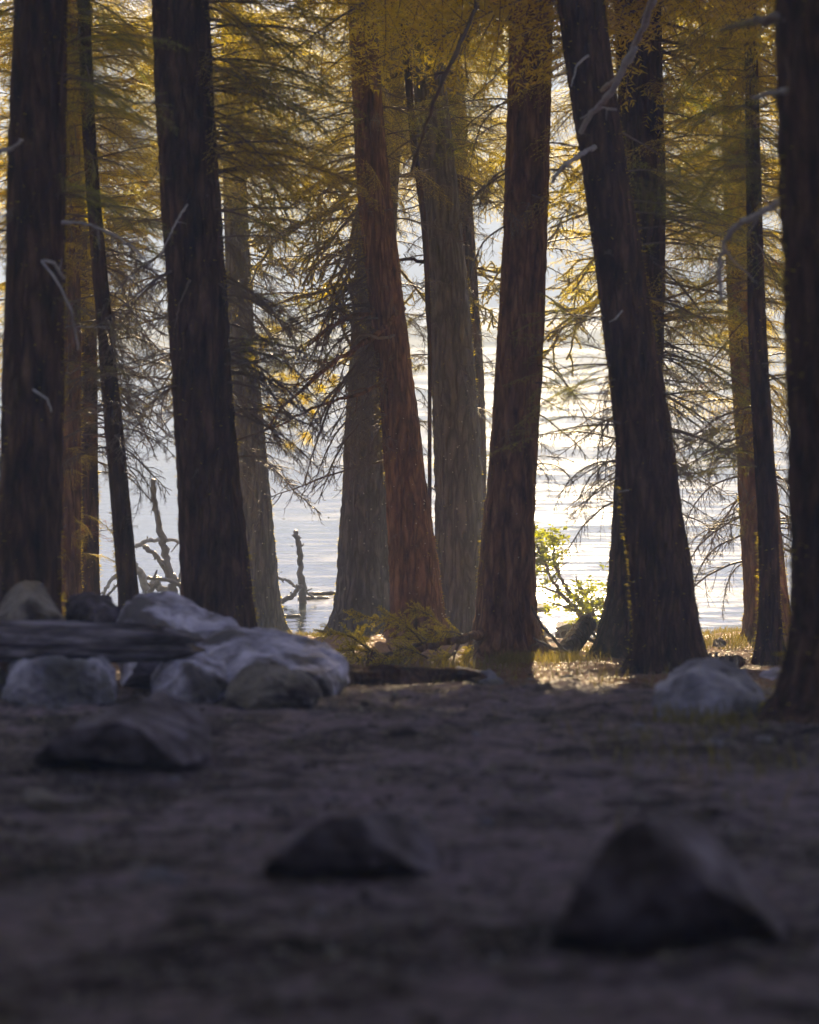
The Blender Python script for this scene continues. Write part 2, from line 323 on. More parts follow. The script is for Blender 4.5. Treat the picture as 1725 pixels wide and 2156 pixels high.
# ---------------------------------------------------------------- branch and bough shapes (shared meshes)
def unit(v): v = np.asarray(v, float); return v/(np.linalg.norm(v)+1e-9)
def wander(p, d, L, n, droop, wob, rs, curl=0.0):
    """a crooked line from p: direction d sags by droop and wobbles"""
    pts = [np.array(p, float)]; d = unit(d); st = L/n
    for i in range(n):
        d = unit(d+np.array([0, 0, -droop+curl*(i/n)**2])*st+rs.normal(0, wob, 3)*math.sqrt(st))
        pts.append(pts[-1]+d*st)
    return np.array(pts)
def needles(mb, pts, rs, step, ln, wd, mat, flat=0.8, both=True):
    """short needles (one triangle each) along a twig"""
    seg = np.linalg.norm(np.diff(pts, axis=0), axis=1); Ls = seg.sum(); n = max(2, int(Ls/step))
    c = np.concatenate([[0], np.cumsum(seg)]); s = (np.arange(n)+rs.rand(n))*Ls/n
    q = np.stack([np.interp(s, c, pts[:, k]) for k in range(3)], -1)
    t_ = unit(pts[-1]-pts[0]); side = np.cross(t_, [0, 0, 1]); side = unit(side); up = np.cross(side, t_)
    a = np.where(np.arange(n) % 2 == 0, 1.0, -1.0)
    ang = rs.normal(0, 1-flat+0.15, n)*1.6
    dirv = t_[None]*0.75+side[None]*(a*np.cos(ang))[:, None]*0.9+up[None]*np.sin(ang)[:, None]*0.9
    dirv /= np.linalg.norm(dirv, axis=1)[:, None]
    l = ln*(0.7+0.6*rs.rand(n))
    rv = rs.normal(0, 1, (n, 3)); wv = np.cross(dirv, rv); wv /= np.linalg.norm(wv, axis=1)[:, None]
    A = q-wv*wd/2; B = q+wv*wd/2; C = q+dirv*l[:, None]
    mb.add(np.stack([A, B, C], 1).reshape(-1, 3), f3=np.arange(3*n).reshape(-1, 3), mat=mat)
def fir_bough(seed, L=1.7, sparse=1.0, nl=0.024, wd=0.0055):
    rs = np.random.RandomState(seed); mb = MB()
    stem = wander((0, 0, 0), (1, 0, 0.25), L, 12, 0.45, 0.12, rs)
    mb.tube(stem, np.linspace(0.014, 0.003, 13), 4, 0, False)
    n = int(L/0.06)
    for i in range(n):
        t_ = 0.10+0.9*(i+rs.rand()*0.6)/n
        if t_ > 1 or rs.rand() > sparse: continue
        k = t_*12; j = min(11, int(k)); p = stem[j]+(stem[j+1]-stem[j])*(k-j); td = unit(stem[j+1]-stem[j])
        sd = unit(np.cross(td, [0, 0, 1]))*(1 if i % 2 else -1)
        l2 = L*(0.42*(1-t_)**0.7*min(1, t_*4+0.25)+0.05)*(0.6+0.6*rs.rand())
        tw = wander(p, td*0.9+sd*1.0, l2, 5, 0.5+rs.rand()*0.5, 0.16, rs)
        mb.tube(tw, np.linspace(0.004, 0.0016, 6), 3, 0, False)
        needles(mb, tw, rs, 0.013, nl, wd, 1)
        m_ = int(l2/0.055)
        for q in range(m_):
            s = (q+0.5)/max(1, m_)*5; a = min(4, int(s)); pp = tw[a]+(tw[a+1]-tw[a])*(s-a); t2 = unit(tw[a+1]-tw[a])
            s2 = unit(np.cross(t2, [0, 0, 1]))*(1 if q % 2 else -1)
            l3 = 0.05+0.35*l2*(1-q/max(1, m_))*rs.rand()
            sub = wander(pp, t2+s2*0.9, l3, 2, 0.6, 0.12, rs)
            needles(mb, sub, rs, 0.013, nl, wd, 1)
    needles(mb, stem[6:], rs, 0.008, nl, 0.0055, 1)
    return mb
def dead_branch(seed, L=1.6, dens=1.0, lichen=0.4, droop=0.5, r0=0.019):
    """bare drooping branch with curved hanging twigs"""
    rs = np.random.RandomState(seed); mb = MB(); n = 14
    stem = wander((0, 0, 0), (1, 0, 0.1), L, n, droop, 0.22, rs, curl=droop*0.9)
    mb.tube(stem, np.linspace(r0, r0*0.25, n+1)*(1+0.15*rs.rand(n+1)), 6, 0, True)
    m_ = int(L/0.085*dens)
    for i in range(m_):
        t_ = 0.06+0.92*(i+rs.rand())/m_; k = min(t_*n, n-0.01); j = int(k); p = stem[j]+(stem[j+1]-stem[j])*(k-j); td = unit(stem[j+1]-stem[j])
        sd = unit(np.cross(td, [0, 0, 1]))*rs.choice([-1, 1])
        l2 = (0.18+0.40*rs.rand())*L*0.5*(1.15-t_*0.7)
        tw = wander(p, td*0.7+sd*0.8+np.array([0, 0, rs.uniform(-0.5, 0.25)]), l2, 8, rs.uniform(0.4, 2.6), 0.5, rs, curl=rs.uniform(0, 2.5))
        mb.tube(tw, np.linspace(r0*0.42, r0*0.17, 9), 4, 0, False)
        if rs.rand() < lichen: needles(mb, tw, rs, 0.012, 0.012, 0.006, 1, flat=0.1)
        for q in range(int(2+l2/0.10)):
            s = (0.15+0.8*rs.rand())*8; a = min(7, int(s)); pp = tw[a]+(tw[a+1]-tw[a])*(s-a); t2 = unit(tw[a+1]-tw[a])
            s2 = unit(np.cross(t2, rs.normal(0, 1, 3)))
            sub = wander(pp, t2+s2*0.9, l2*(0.15+0.4*rs.rand()), 4, rs.uniform(0, 3), 0.5, rs)
            mb.tube(sub, np.linspace(r0*0.22, r0*0.12, 5), 3, 0, False)
            if rs.rand() < lichen: needles(mb, sub, rs, 0.012, 0.011, 0.006, 1, flat=0.1)
    needles(mb, stem, rs, 0.012, 0.014, 0.007, 1, flat=0.1) if lichen > 0.3 else None
    return mb
def mossy_branch(seed, L=1.6):
    """thick crooked limb with a coat of glowing lichen"""
    rs = np.random.RandomState(seed); mb = MB()
    def limb(p, d, l, r, lev):
        n = max(5, int(l/0.09)); pts = wander(p, d, l, n, 0.2, 0.55, rs)
        rad = np.linspace(r, r*0.5, n+1)*(1+0.35*rs.rand(n+1))
        mb.tube(pts, rad, 7, 0)
        seg = np.diff(pts, axis=0)
        for i in range(n):
            c = int(rad[i]*2600); q = pts[i]+seg[i]*rs.rand(c, 1); t_ = unit(seg[i])
            o_ = rs.normal(0, 1, (c, 3)); o_ -= (o_@t_)[:, None]*t_; o_ /= np.linalg.norm(o_, axis=1)[:, None]
            base = q+o_*rad[i]*0.9; tip = q+o_*(rad[i]+0.004+0.022*rs.rand(c, 1)**2)+rs.normal(0, 0.006, (c, 3))
            wv = np.cross(o_, rs.normal(0, 1, (c, 3))); wv /= np.linalg.norm(wv, axis=1)[:, None]
            mb.add(np.stack([base-wv*0.008, base+wv*0.008, tip], 1).reshape(-1, 3), f3=np.arange(3*c).reshape(-1, 3), mat=1)
        if lev > 0:
            for _ in range(4):
                i = rs.randint(1, n); limb(pts[i], unit(seg[min(i, n-1)])+rs.normal(0, 0.8, 3), l*rs.uniform(0.3, 0.55), r*0.62, lev-1)
    limb((0, 0, 0), (1, 0, -0.1), L, 0.026, 2)
    return mb
def pine_sprig(seed, L=0.9):
    """limb with round tufts of long needles"""
    rs = np.random.RandomState(seed); mb = MB()
    stem = wander((0, 0, 0), (1, 0, 0), L, 9, 0.3, 0.35, rs); mb.tube(stem, np.linspace(0.011, 0.004, 10), 5, 0)
    ends = [(stem[-1], unit(stem[-1]-stem[-2]))]
    for i in range(3, 9):
        tw = wander(stem[i], unit(stem[i]-stem[i-1])+rs.normal(0, 0.8, 3), 0.1+0.22*rs.rand(), 4, -0.5, 0.4, rs)
        mb.tube(tw, np.linspace(0.005, 0.003, 5), 4, 0); ends.append((tw[-1], unit(tw[-1]-tw[-2])))
    for p, d in ends:
        c = 110; dv = rs.normal(0, 0.75, (c, 3))+d*0.9; dv /= np.linalg.norm(dv, axis=1)[:, None]
        q = p-d*rs.rand(c, 1)*0.06; l = 0.10+0.05*rs.rand(c, 1); wv = np.cross(dv, rs.normal(0, 1, (c, 3))); wv /= np.linalg.norm(wv, axis=1)[:, None]
        mb.add(np.stack([q-wv*0.0017, q+wv*0.0017, q+dv*l], 1).reshape(-1, 3), f3=np.arange(3*c).reshape(-1, 3), mat=1)
    return mb
SH = {}
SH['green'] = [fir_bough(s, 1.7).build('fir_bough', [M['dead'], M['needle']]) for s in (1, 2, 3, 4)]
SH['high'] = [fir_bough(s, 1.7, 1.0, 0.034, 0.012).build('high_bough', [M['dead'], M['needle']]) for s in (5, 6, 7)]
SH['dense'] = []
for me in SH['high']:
    c = me.copy(); c.materials[1] = M['needle_sunlit']; SH['dense'].append(c)
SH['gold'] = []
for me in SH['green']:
    c = me.copy(); c.materials[1] = M['needle_sunlit']; SH['gold'].append(c)  # the green boughs again, in the sunlit colour
SH['rust'] = [fir_bough(s, 1.5, 0.5).build('rusty_bough', [M['dead'], M['needle_rust']]) for s in (11, 12)]
SH['thin'] = [fir_bough(s, 1.6, 0.45).build('thin_bough', [M['dead'], M['needle']]) for s in (21, 22, 23)]
SH['dead'] = [dead_branch(s, 1.6, 1.35, 0.2, r0=0.0155).build('dead_branch', [M['dead'], M['lichen']]) for s in (31, 32, 33, 34, 35)]
SH['droop'] = [dead_branch(s, 1.6, 1.25, 0.3, droop=1.0, r0=0.0155).build('drooping_branch', [M['dead'], M['lichen']]) for s in (41, 42, 43)]
SH['fuzzy'] = [dead_branch(s, 1.3, 1.3, 0.9, droop=0.4, r0=0.014).build('lichen_branch', [M['dead'], M['lichen']]) for s in (51, 52, 53)]
SH['mossy'] = [mossy_branch(s).build('mossy_branch', [M['dead'], M['lichen']]) for s in (61, 62, 63)]
SH['pine'] = [pine_sprig(s).build('pine_sprig', [M['dead'], M['pine']]) for s in (71, 72)]
SH['pine_sunlit'] = []
for me in SH['pine']:
    c = me.copy(); c.materials[1] = M['needle_sunlit']; SH['pine_sunlit'].append(c)  # pine sprigs copied with sunlight in the needle colour
BASE_L = dict(dense=1.7, high=1.7, green=1.7, gold=1.7, rust=1.5, thin=1.6, dead=1.6, droop=1.6, fuzzy=1.3, mossy=1.6, pine=0.9, pine_sunlit=0.9)
PARTNAME = dict(dense='bough', high='bough', green='bough', gold='bough', rust='bough', thin='bough', dead='branch', droop='branch', fuzzy='branch', mossy='branch', pine='branch', pine_sunlit='branch')

def orient(pos, az, pitch, roll, s):
    """local +X points along azimuth az (0 = right, 90 = away) raised by pitch"""
    return Matrix.Translation(pos) @ Euler((roll, -pitch, az), 'XYZ').to_matrix().to_4x4() @ Matrix.Scale(s, 4)

# ---------------------------------------------------------------- trees
def trunk_mesh(name, line, d, matl, seed, flare=0.5, topz=23.0, zbase=None, fuzz=900, sides=52):
    """line: (u, v, width px) from the root upwards; returns mesh in world space and an interpolator"""
    pts = [(*P(u, v, d), wpx*d/F*0.5) for u, v, wpx in line]
    pts.sort(key=lambda q: q[2])
    z = np.array([q[2] for q in pts]); X = np.array([q[0] for q in pts]); Rr = np.array([q[3] for q in pts])
    slope = (X[-1]-X[-2])/(z[-1]-z[-2]); slope = max(-0.12, min(0.12, slope))
    zt = topz
    z = np.append(z, zt); X = np.append(X, X[-1]+slope*0.5*(zt-z[-2])); Rr = np.append(Rr, 0.03)
    zb = gz(float(X[0]), d)
    if z[0] > zb-0.12:
        z = np.insert(z, 0, zb-0.15); X = np.insert(X, 0, X[0]); Rr = np.insert(Rr, 0, Rr[0])
    cx = lambda zz: float(np.interp(zz, z, X)); cr = lambda zz: float(np.interp(zz, z, Rr))
    zs = np.concatenate([np.arange(zb-0.12, 8.5, 0.03), np.arange(8.5, zt+0.01, 0.5)])
    th = np.arange(sides)*2*math.pi/sides; V = []
    # smooth the centre line a little
    k = 0.35
    for zz in zs:
        xc = (cx(zz-k)+2*cx(zz)+cx(zz+k))/4; r = cr(zz); h = zz-zb
        for a in th:
            fl = flare*r*math.exp(-max(h, 0)/0.16)*(0.7+1.1*noise.noise(Vector((math.cos(a)*2.1, math.sin(a)*2.1, seed))))
            n_ = noise.noise(Vector((math.cos(a)*7*(r/0.25), math.sin(a)*7*(r/0.25), zz*2.4+seed)))*0.055-abs(noise.noise(Vector((math.cos(a)*17, math.sin(a)*17, zz*5+seed))))*0.15+0.035+noise.noise(Vector((math.cos(a)*30, math.sin(a)*30, zz*18+seed)))*0.022+noise.noise(Vector((math.cos(a), math.sin(a), zz*0.9+seed)))*0.05
            rr = r*(1+n_)+fl
            V.append((xc+rr*math.cos(a), d+rr*math.sin(a), zz))
    mb = MB(); n = len(zs); i = np.arange(n-1)[:, None]*sides; j = np.arange(sides)[None, :]; kk = (j+1) % sides
    mb.add(V, f4=np.stack([i+j, i+kk, i+sides+kk, i+sides+j], -1).reshape(-1, 4))
    me = mb.build(name, [M[matl]])
    V = np.array(V); fz = None
    if fuzz:  # lichen hairs, mostly on the lake side, added to glow as rim light
        rs = np.random.RandomState(seed); vis = V[V[:, 2] < 8.4]
        q = vis[rs.randint(0, len(vis), fuzz)]; clump = rs.rand(fuzz)
        xc = np.array([cx(a) for a in q[:, 2]]); o_ = np.stack([q[:, 0]-xc, q[:, 1]-d, np.zeros(fuzz)], -1)
        o_ /= np.linalg.norm(o_, axis=1)[:, None]+1e-9; q = q+o_*0.0+rs.normal(0, 0.008, (fuzz, 3))*[1, 1, 1.5]
        keep = np.array([noise.noise(Vector((a[0]*3, a[1]*3, a[2]*1.5+seed))) > -0.12 for a in q]) & ((o_[:, 1] > -0.35) | (rs.rand(fuzz) < 0.12)); q = q[keep]; o_ = o_[keep]; c = len(q)
        tip = q+o_*(0.008+0.022*rs.rand(c, 1)**2)+rs.normal(0, 0.008, (c, 3)); wv = np.cross(o_, rs.normal(0, 1, (c, 3))); wv /= np.linalg.norm(wv, axis=1)[:, None]
        fb = MB(); fb.add(np.stack([q-o_*0.006-wv*0.0045, q-o_*0.006+wv*0.0045, tip], 1).reshape(-1, 3), f3=np.arange(3*c).reshape(-1, 3))
        fz = fb.build(name+'_lichen', [M['lichen']])
    return me, fz, cx, cr, zb
class Tree:
    def __init__(s, label, line, d, matl, seed, cat='tree', fuzz=11000, **kw):
        me, fz, s.cx, s.cr, s.zb = trunk_mesh('trunk', line, d, matl, seed, fuzz=fuzz, **kw)
        s.d = d; s.rs = np.random.RandomState(seed+500)
        s.root = tag(empty('conifer_tree', (s.cx(s.zb), d, s.zb)), label, cat, 'conifers along the lake shore')
        link('trunk', me, s.root)
        if fz is not None: tag(link('lichen', fz, s.root), kind='stuff')  # hairs that give the trunk its golden rim light
    def put(s, kind, n, v0, v1, az, L, pitch=(-0.45, 0.25), z=None):
        """n branches of a kind between rows v0 and v1 (or heights z); az range in degrees"""
        for i in range(n):
            if z: zz = s.rs.uniform(*z)
            else: zz = P(0, s.rs.uniform(v0, v1), s.d).z
            a = math.radians(s.rs.uniform(*az)); l = s.rs.uniform(*L); sh = SH[kind]; me = sh[s.rs.randint(len(sh))]
            r = s.cr(zz)*0.85
            pos = (s.cx(zz)+math.cos(a)*r, s.d+math.sin(a)*r, zz)
            link(PARTNAME[kind], me, s.root, orient(pos, a, s.rs.uniform(*pitch), s.rs.normal(0, 0.55), l/BASE_L[kind]))
    def aim(s, kind, v, u1, v1, dd=0.0, idx=0, roll=0.0, sag=0.0):
        """one branch from the trunk at row v to the point (u1, v1) at depth d + dd"""
        z0 = P(0, v, s.d).z; p0 = Vector((s.cx(z0), s.d, z0)); p1 = P(u1, v1, s.d+dd); q = p1-p0
        a = math.atan2(q.y, q.x); me = SH[kind][idx % len(SH[kind])]
        link(PARTNAME[kind], me, s.root, orient(p0, a, math.asin(max(-1, min(1, (q.z+sag)/q.length)))+0.12, roll, q.length*1.05/BASE_L[kind]))
    def crown(s, n=70, kinds=('green', 'green', 'gold'), z=(5.5, 18), L=(1.6, 2.9)):
        for i in range(n):
            zz = z[0]+(z[1]-z[0])*((i+s.rs.rand())/n); f = 1-0.35*(zz-z[0])/(z[1]-z[0]); k = 'dense' if zz < 9.9 else 'high'
            az = (i*137.5) % 360
            if zz < 11.5 and 15 < az < 150 and s.d > 26: az = az+180  # low lake-side boughs swung round so sun reaches the foliage below
            s.put(k, 1, 0, 0, (az, az+30), (L[0]*f+0.2, L[1]*f+0.2), (-0.35, 0.1), z=(zz, zz))

T = {}
T[1] = Tree('broad dark trunk at the far left behind the pointed grey rock', [(62, 1440, 140), (63, 1250, 132), (66, 1000, 130), (74, 600, 124), (82, 200, 116), (86, 0, 112)], 16.5, 'bark', 1)
T[2] = Tree('amber brown conifer with leafy trunk just right of the far left dark trunk', [(148, 1380, 50), (149, 1200, 44), (150, 900, 42), (150, 0, 36)], 25.0, 'bark_red', 2)
T[3] = Tree('straight brown trunk left of the slender leaning trunk', [(190, 1380, 44), (190, 1200, 38), (188, 900, 36), (184, 500, 34), (180, 0, 30)], 26.5, 'bark', 3)
T[4] = Tree('slender dark trunk leaning left, standing behind the pale boulder', [(278, 1420, 50), (272, 1245, 43), (257, 1100, 42), (240, 900, 39), (222, 700, 34), (204, 500, 30), (188, 300, 28), (176, 0, 26)], 21.5, 'bark', 4)
T[5] = Tree('broadest dark trunk, rising behind the pale boulder pile', [(466, 1430, 172), (462, 1300, 152), (450, 1150, 140), (437, 1000, 129), (423, 750, 125), (407, 500, 122), (392, 250, 121), (380, 0, 119)], 20.0, 'bark', 5)
T[6] = Tree('hazy grey trunk peeping out right of the broadest dark trunk', [(560, 1345, 84), (554, 1280, 76), (536, 1050, 68), (520, 850, 62), (505, 650, 54), (495, 400, 48), (488, 0, 42)], 33.0, 'bark_grey_hazed', 6)
T[7] = Tree('palest hazy trunk with a wide flared foot at the water', [(768, 1345, 140), (770, 1200, 118), (774, 1000, 102), (784, 700, 88), (800, 400, 76), (822, 150, 62), (832, 0, 56)], 32.5, 'bark_grey_hazed', 7)
T[8] = Tree('reddish brown trunk with dead branches in the centre, above the fallen bough', [(884, 1360, 112), (873, 1200, 104), (853, 1000, 84), (834, 800, 74), (803, 550, 72), (779, 300, 66), (762, 0, 58)], 29.0, 'bark_red', 8)
T[9] = Tree('grey brown double bent trunk left of the dark central trunk', [(972, 1350, 98), (968, 1100, 100), (962, 900, 98), (947, 700, 90), (930, 450, 82), (908, 200, 68), (892, 0, 60)], 31.0, 'bark_grey_hazed', 9)
T[10] = Tree('narrow trunk half hidden behind the grey brown bent trunk', [(992, 1345, 70), (990, 1000, 68), (986, 800, 66), (972, 500, 56), (955, 200, 48), (940, 0, 42)], 33.0, 'bark', 10)
T[11] = Tree('dark brown trunk with yellow lichen down its left edge, right of centre', [(1068, 1390, 140), (1066, 1250, 118), (1070, 1100, 108), (1086, 900, 99), (1098, 700, 94), (1110, 400, 91), (1118, 0, 92)], 24.0, 'bark_red', 11)
T[12] = Tree('dark scaly trunk leaning left with bleached branch stubs, right of centre', [(1412, 1420, 150), (1402, 1300, 136), (1378, 1100, 125), (1354, 900, 117), (1325, 700, 106), (1297, 500, 101), (1264, 300, 97), (1220, 0, 96)], 20.0, 'bark', 12)
T[13] = Tree('brown trunk with spreading foot directly behind the leaning scaly trunk', [(1322, 1392, 136), (1326, 1250, 92), (1338, 1000, 86), (1356, 700, 86), (1356, 400, 90), (1342, 0, 96)], 23.8, 'bark', 13)
T[14] = Tree('brown trunk in the gap at the right, behind a thinner dark trunk', [(1624, 1370, 98), (1612, 1250, 90), (1598, 1050, 82), (1580, 850, 72), (1566, 700, 62), (1554, 500, 54), (1545, 300, 48), (1540, 0, 44)], 27.5, 'bark_red', 14)
T[15] = Tree('thin dark trunk in front of the brown trunk at the right', [(1622, 1400, 60), (1620, 1250, 44), (1618, 1100, 42), (1606, 900, 42), (1594, 700, 38), (1590, 500, 34), (1585, 300, 30), (1580, 0, 26)], 22.5, 'bark', 15)
T[16] = Tree('huge black trunk filling the right edge of the photo', [(1800, 1535, 330), (1790, 1450, 270), (1788, 1300, 240), (1782, 1000, 232), (1772, 600, 240), (1760, 0, 250)], 12.6, 'bark', 16, flare=0.5)
T[17] = Tree('thin dark sapling stem slanting down between the two central trunks at the top', [(905, 700, 8), (893, 450, 13), (870, 300, 15), (856, 100, 17), (848, 0, 18)], 30.0, 'bark', 17, topz=11.0, fuzz=800, sides=16)
T[18] = Tree('brown trunk almost wholly hidden behind the leaning scaly trunk', [(1352, 1358, 80), (1356, 1200, 66), (1358, 700, 56), (1362, 0, 44)], 30.5, 'bark', 18, fuzz=1500, sides=24)  # added tree, its crown blocks sun from the clearing
T[19] = Tree('trunk almost wholly hidden behind the broadest dark trunk', [(440, 1358, 80), (436, 1200, 66), (416, 700, 58), (390, 0, 46)], 30.0, 'bark', 19, fuzz=1500, sides=24)  # added tree, gives shade and golden foliage on the left
RIGHT, LEFT, FRONT, BACK, ALL = (-50, 50), (130, 230), (-130, -50), (50, 130), (0, 360)
# crowns above the frame
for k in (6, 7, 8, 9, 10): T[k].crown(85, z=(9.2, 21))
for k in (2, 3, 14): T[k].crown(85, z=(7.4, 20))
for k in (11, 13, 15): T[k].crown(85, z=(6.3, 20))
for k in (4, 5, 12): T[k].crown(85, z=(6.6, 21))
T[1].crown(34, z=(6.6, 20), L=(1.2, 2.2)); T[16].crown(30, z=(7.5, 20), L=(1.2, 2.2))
T[18].crown(110, z=(8.8, 20), L=(2.0, 3.2)); T[19].crown(90, z=(8.8, 20), L=(1.8, 3.0)); T[11].crown(60, z=(6.9, 13), L=(1.6, 2.4)); T[13].crown(60, z=(6.9, 13), L=(1.8, 2.6))  # crowns thickened to keep sun off the foreground
for k_ in (7, 8, 9, 10, 18): T[k_].put('dense', 16, 0, 0, (190, 350), (1.5, 2.4), (-0.3, 0.1), z=(7.8, 9.2))  # extra boughs added to stop sun leaking onto the ground
for k_ in (13, 11)[:1]: T[k_].put('dense', 18, 0, 0, (150, 390), (1.4, 2.2), (-0.3, 0.1), z=(6.9, 8.5))  # more added boughs blocking the same sun
# boughs and dead branches in the frame
T[2].put('dense', 18, -100, 760, (140, 230), (0.8, 1.3)); T[2].put('rust', 12, 300, 1100, (140, 230), (0.6, 1.0)); T[2].put('dead', 10, 500, 1150, (140, 230), (0.6, 1.0))
T[1].put('dense', 10, -60, 900, (130, 240), (0.4, 0.8)); T[1].put('dead', 6, 300, 1000, (130, 240), (0.3, 0.6)); T[3].put('dense', 8, -100, 150, ALL, (0.6, 1.1))
T[7].put('dense', 8, -100, 200, ALL, (0.6, 1.1)); T[10].put('dense', 8, -100, 220, ALL, (0.6, 1.1)); T[8].put('fuzzy', 12, 300, 900, ALL, (0.3, 0.6)); T[10].put('fuzzy', 14, 250, 700, ALL, (0.4, 0.8))
for k_, v_, n_ in ((2, 620, 22), (3, 520, 24), (14, 760, 22), (18, 480, 14), (19, 330, 12), (6, 240, 10), (15, 560, 10)): T[k_].put('dense', n_, -100, v_, ALL, (0.5, 1.1))
T[1].put('green', 6, -60, 420, (-60, 0), (0.5, 0.9)); T[4].put('green', 8, 0, 420, ALL, (0.4, 0.8)); T[15].put('green', 8, 0, 560, ALL, (0.4, 0.8)); T[16].put('green', 4, -60, 500, (150, 210), (0.5, 0.8))
T[7].put('mossy', 8, 260, 600, (130, 250), (1.0, 1.7), (-0.5, 0.5)); T[18].put('mossy', 10, 250, 620, (120, 250), (0.9, 1.6), (-0.5, 0.5)); T[10].put('mossy', 6, 300, 640, (-70, 40), (0.6, 1.1), (-0.5, 0.5)); T[6].put('mossy', 5, 300, 560, (-50, 40), (0.7, 1.2), (-0.5, 0.5))
T[19].put('droop', 14, 550, 1050, (120, 400), (0.7, 1.4)); T[18].put('droop', 12, 600, 1100, ALL, (0.6, 1.3)); T[14].put('droop', 12, 600, 1200, ALL, (0.6, 1.2)); T[3].put('droop', 12, 500, 1050, (-70, 70), (0.6, 1.1))
T[2].put('gold', 18, -100, 300, ALL, (0.5, 1.1)); T[2].put('green', 8, -60, 500, ALL, (0.5, 1.0)); T[14].put('green', 8, -60, 350, ALL, (0.7, 1.2)); T[15].put('green', 6, -60, 250, ALL, (0.5, 1.0)); T[19].put('gold', 12, -100, 200, ALL, (0.8, 1.4)); T[18].put('gold', 14, -100, 250, ALL, (0.8, 1.4))
T[5].put('green', 4, -40, 230, (-40, 30), (0.8, 1.3)); T[15].put('green', 9, 150, 480, (140, 230), (0.5, 0.9)); T[15].put('green', 6, 250, 620, (-40, 40), (0.4, 0.7)); T[13].put('green', 8, 350, 800, (-60, 20), (0.6, 1.1)); T[4].put('green', 7, -60, 300, (120, 240), (0.5, 0.9)); T[1].put('green', 5, -60, 250, (-40, 20), (0.5, 0.8))
T[6].put('gold', 22, -100, 330, ALL, (0.6, 1.3)); T[7].put('gold', 22, -100, 300, ALL, (0.6, 1.3)); T[10].put('gold', 16, -100, 300, ALL, (0.6, 1.2)); T[3].put('gold', 22, -100, 420, ALL, (0.5, 1.1)); T[2].put('rust', 14, 0, 700, ALL, (0.4, 0.8)); T[14].put('gold', 22, -100, 600, ALL, (0.6, 1.3)); T[18].put('gold', 16, -100, 420, ALL, (0.6, 1.3)); T[19].put('gold', 18, -100, 400, ALL, (0.6, 1.3))
T[18].put('gold', 30, -100, 560, ALL, (0.9, 1.9)); T[18].put('dead', 16, 350, 1050, ALL, (0.7, 1.4)); T[19].put('gold', 26, -100, 500, ALL, (0.9, 1.7)); T[19].put('dead', 22, 400, 1000, ALL, (0.8, 1.5)); T[18].put('thin', 10, 300, 850, ALL, (0.8, 1.5))
for k_ in (5, 6, 7, 8, 9, 10, 11, 12, 13, 14, 15, 4, 3): T[k_].put('dead', 9, 100, 1150, ALL, (0.06, 0.2), (-0.3, 0.5))
T[6].put('gold', 22, -100, 460, ALL, (0.8, 1.6)); T[7].put('gold', 18, -100, 430, ALL, (0.8, 1.6)); T[10].put('gold', 18, -100, 430, ALL, (0.7, 1.5)); T[9].put('gold', 12, -100, 350, ALL, (0.6, 1.3)); T[8].put('gold', 14, -100, 400, ALL, (0.6, 1.2))
T[13].put('gold', 16, -100, 650, ALL, (0.6, 1.3)); T[14].put('gold', 24, -100, 900, ALL, (0.7, 1.5)); T[15].put('gold', 14, -100, 800, ALL, (0.5, 1.1)); T[3].put('gold', 20, -100, 650, ALL, (0.6, 1.2)); T[2].put('gold', 20, -100, 700, ALL, (0.5, 1.0)); T[4].put('gold', 10, -100, 500, ALL, (0.5, 1.0))
T[8].put('dead', 10, 350, 800, (120, 240), (0.7, 1.3)); T[6].put('droop', 12, 500, 1000, RIGHT, (0.6, 1.2)); T[5].put('droop', 8, 480, 900, (-40, 40), (0.5, 1.0)); T[13].put('droop', 10, 600, 1100, ALL, (0.5, 1.0)); T[14].put('droop', 12, 500, 1150, ALL, (0.5, 1.1)); T[9].put('dead', 10, 300, 1000, ALL, (0.4, 0.8)); T[4].put('droop', 8, 500, 1000, (-60, 60), (0.5, 0.9))
BK = (35, 145)
T[6].put('gold', 26, -100, 450, BK, (1.0, 1.9)); T[7].put('gold', 26, -100, 400, BK, (1.0, 1.9)); T[9].put('gold', 16, -100, 330, BK, (0.9, 1.6)); T[10].put('gold', 26, -100, 420, BK, (1.0, 1.9)); T[8].put('gold', 12, -100, 330, BK, (0.9, 1.6))
T[11].put('gold', 14, -100, 420, (20, 110), (0.8, 1.3)); T[13].put('gold', 16, -100, 600, (20, 110), (0.8, 1.5)); T[14].put('gold', 20, -100, 800, BK, (0.9, 1.7)); T[3].put('gold', 22, -100, 620, BK, (0.9, 1.6)); T[2].put('gold', 12, -100, 600, BK, (0.8, 1.3))
T[6].put('dead', 16, 420, 980, ALL, (0.5, 1.2)); T[7].put('dead', 14, 300, 900, ALL, (0.5, 1.1)); T[4].put('dead', 14, 420, 1000, ALL, (0.4, 0.9)); T[8].put('droop', 10, 500, 900, (150, 230), (0.7, 1.4))
T[6].put('gold', 22, -80, 430, ALL, (0.9, 1.7)); T[6].put('thin', 12, 0, 600, ALL, (0.8, 1.5)); T[7].put('gold', 16, -80, 380, ALL, (0.8, 1.5)); T[8].put('gold', 12, -60, 330, ALL, (0.6, 1.2)); T[9].put('gold', 14, -80, 350, ALL, (0.7, 1.3)); T[10].put('gold', 16, -80, 400, ALL, (0.7, 1.4))
T[5].put('gold', 14, -60, 430, (-50, 40), (0.7, 1.2)); T[5].put('green', 4, 0, 420, (-40, 40), (0.6, 1.1)); T[9].put('fuzzy', 20, 0, 480, (-100, 200), (0.3, 0.8)); T[13].put('gold', 14, -60, 700, (-40, 100), (0.7, 1.4)); T[14].put('gold', 16, -60, 900, ALL, (0.6, 1.3)); T[14].put('rust', 10, 100, 900, ALL, (0.5, 1.0))
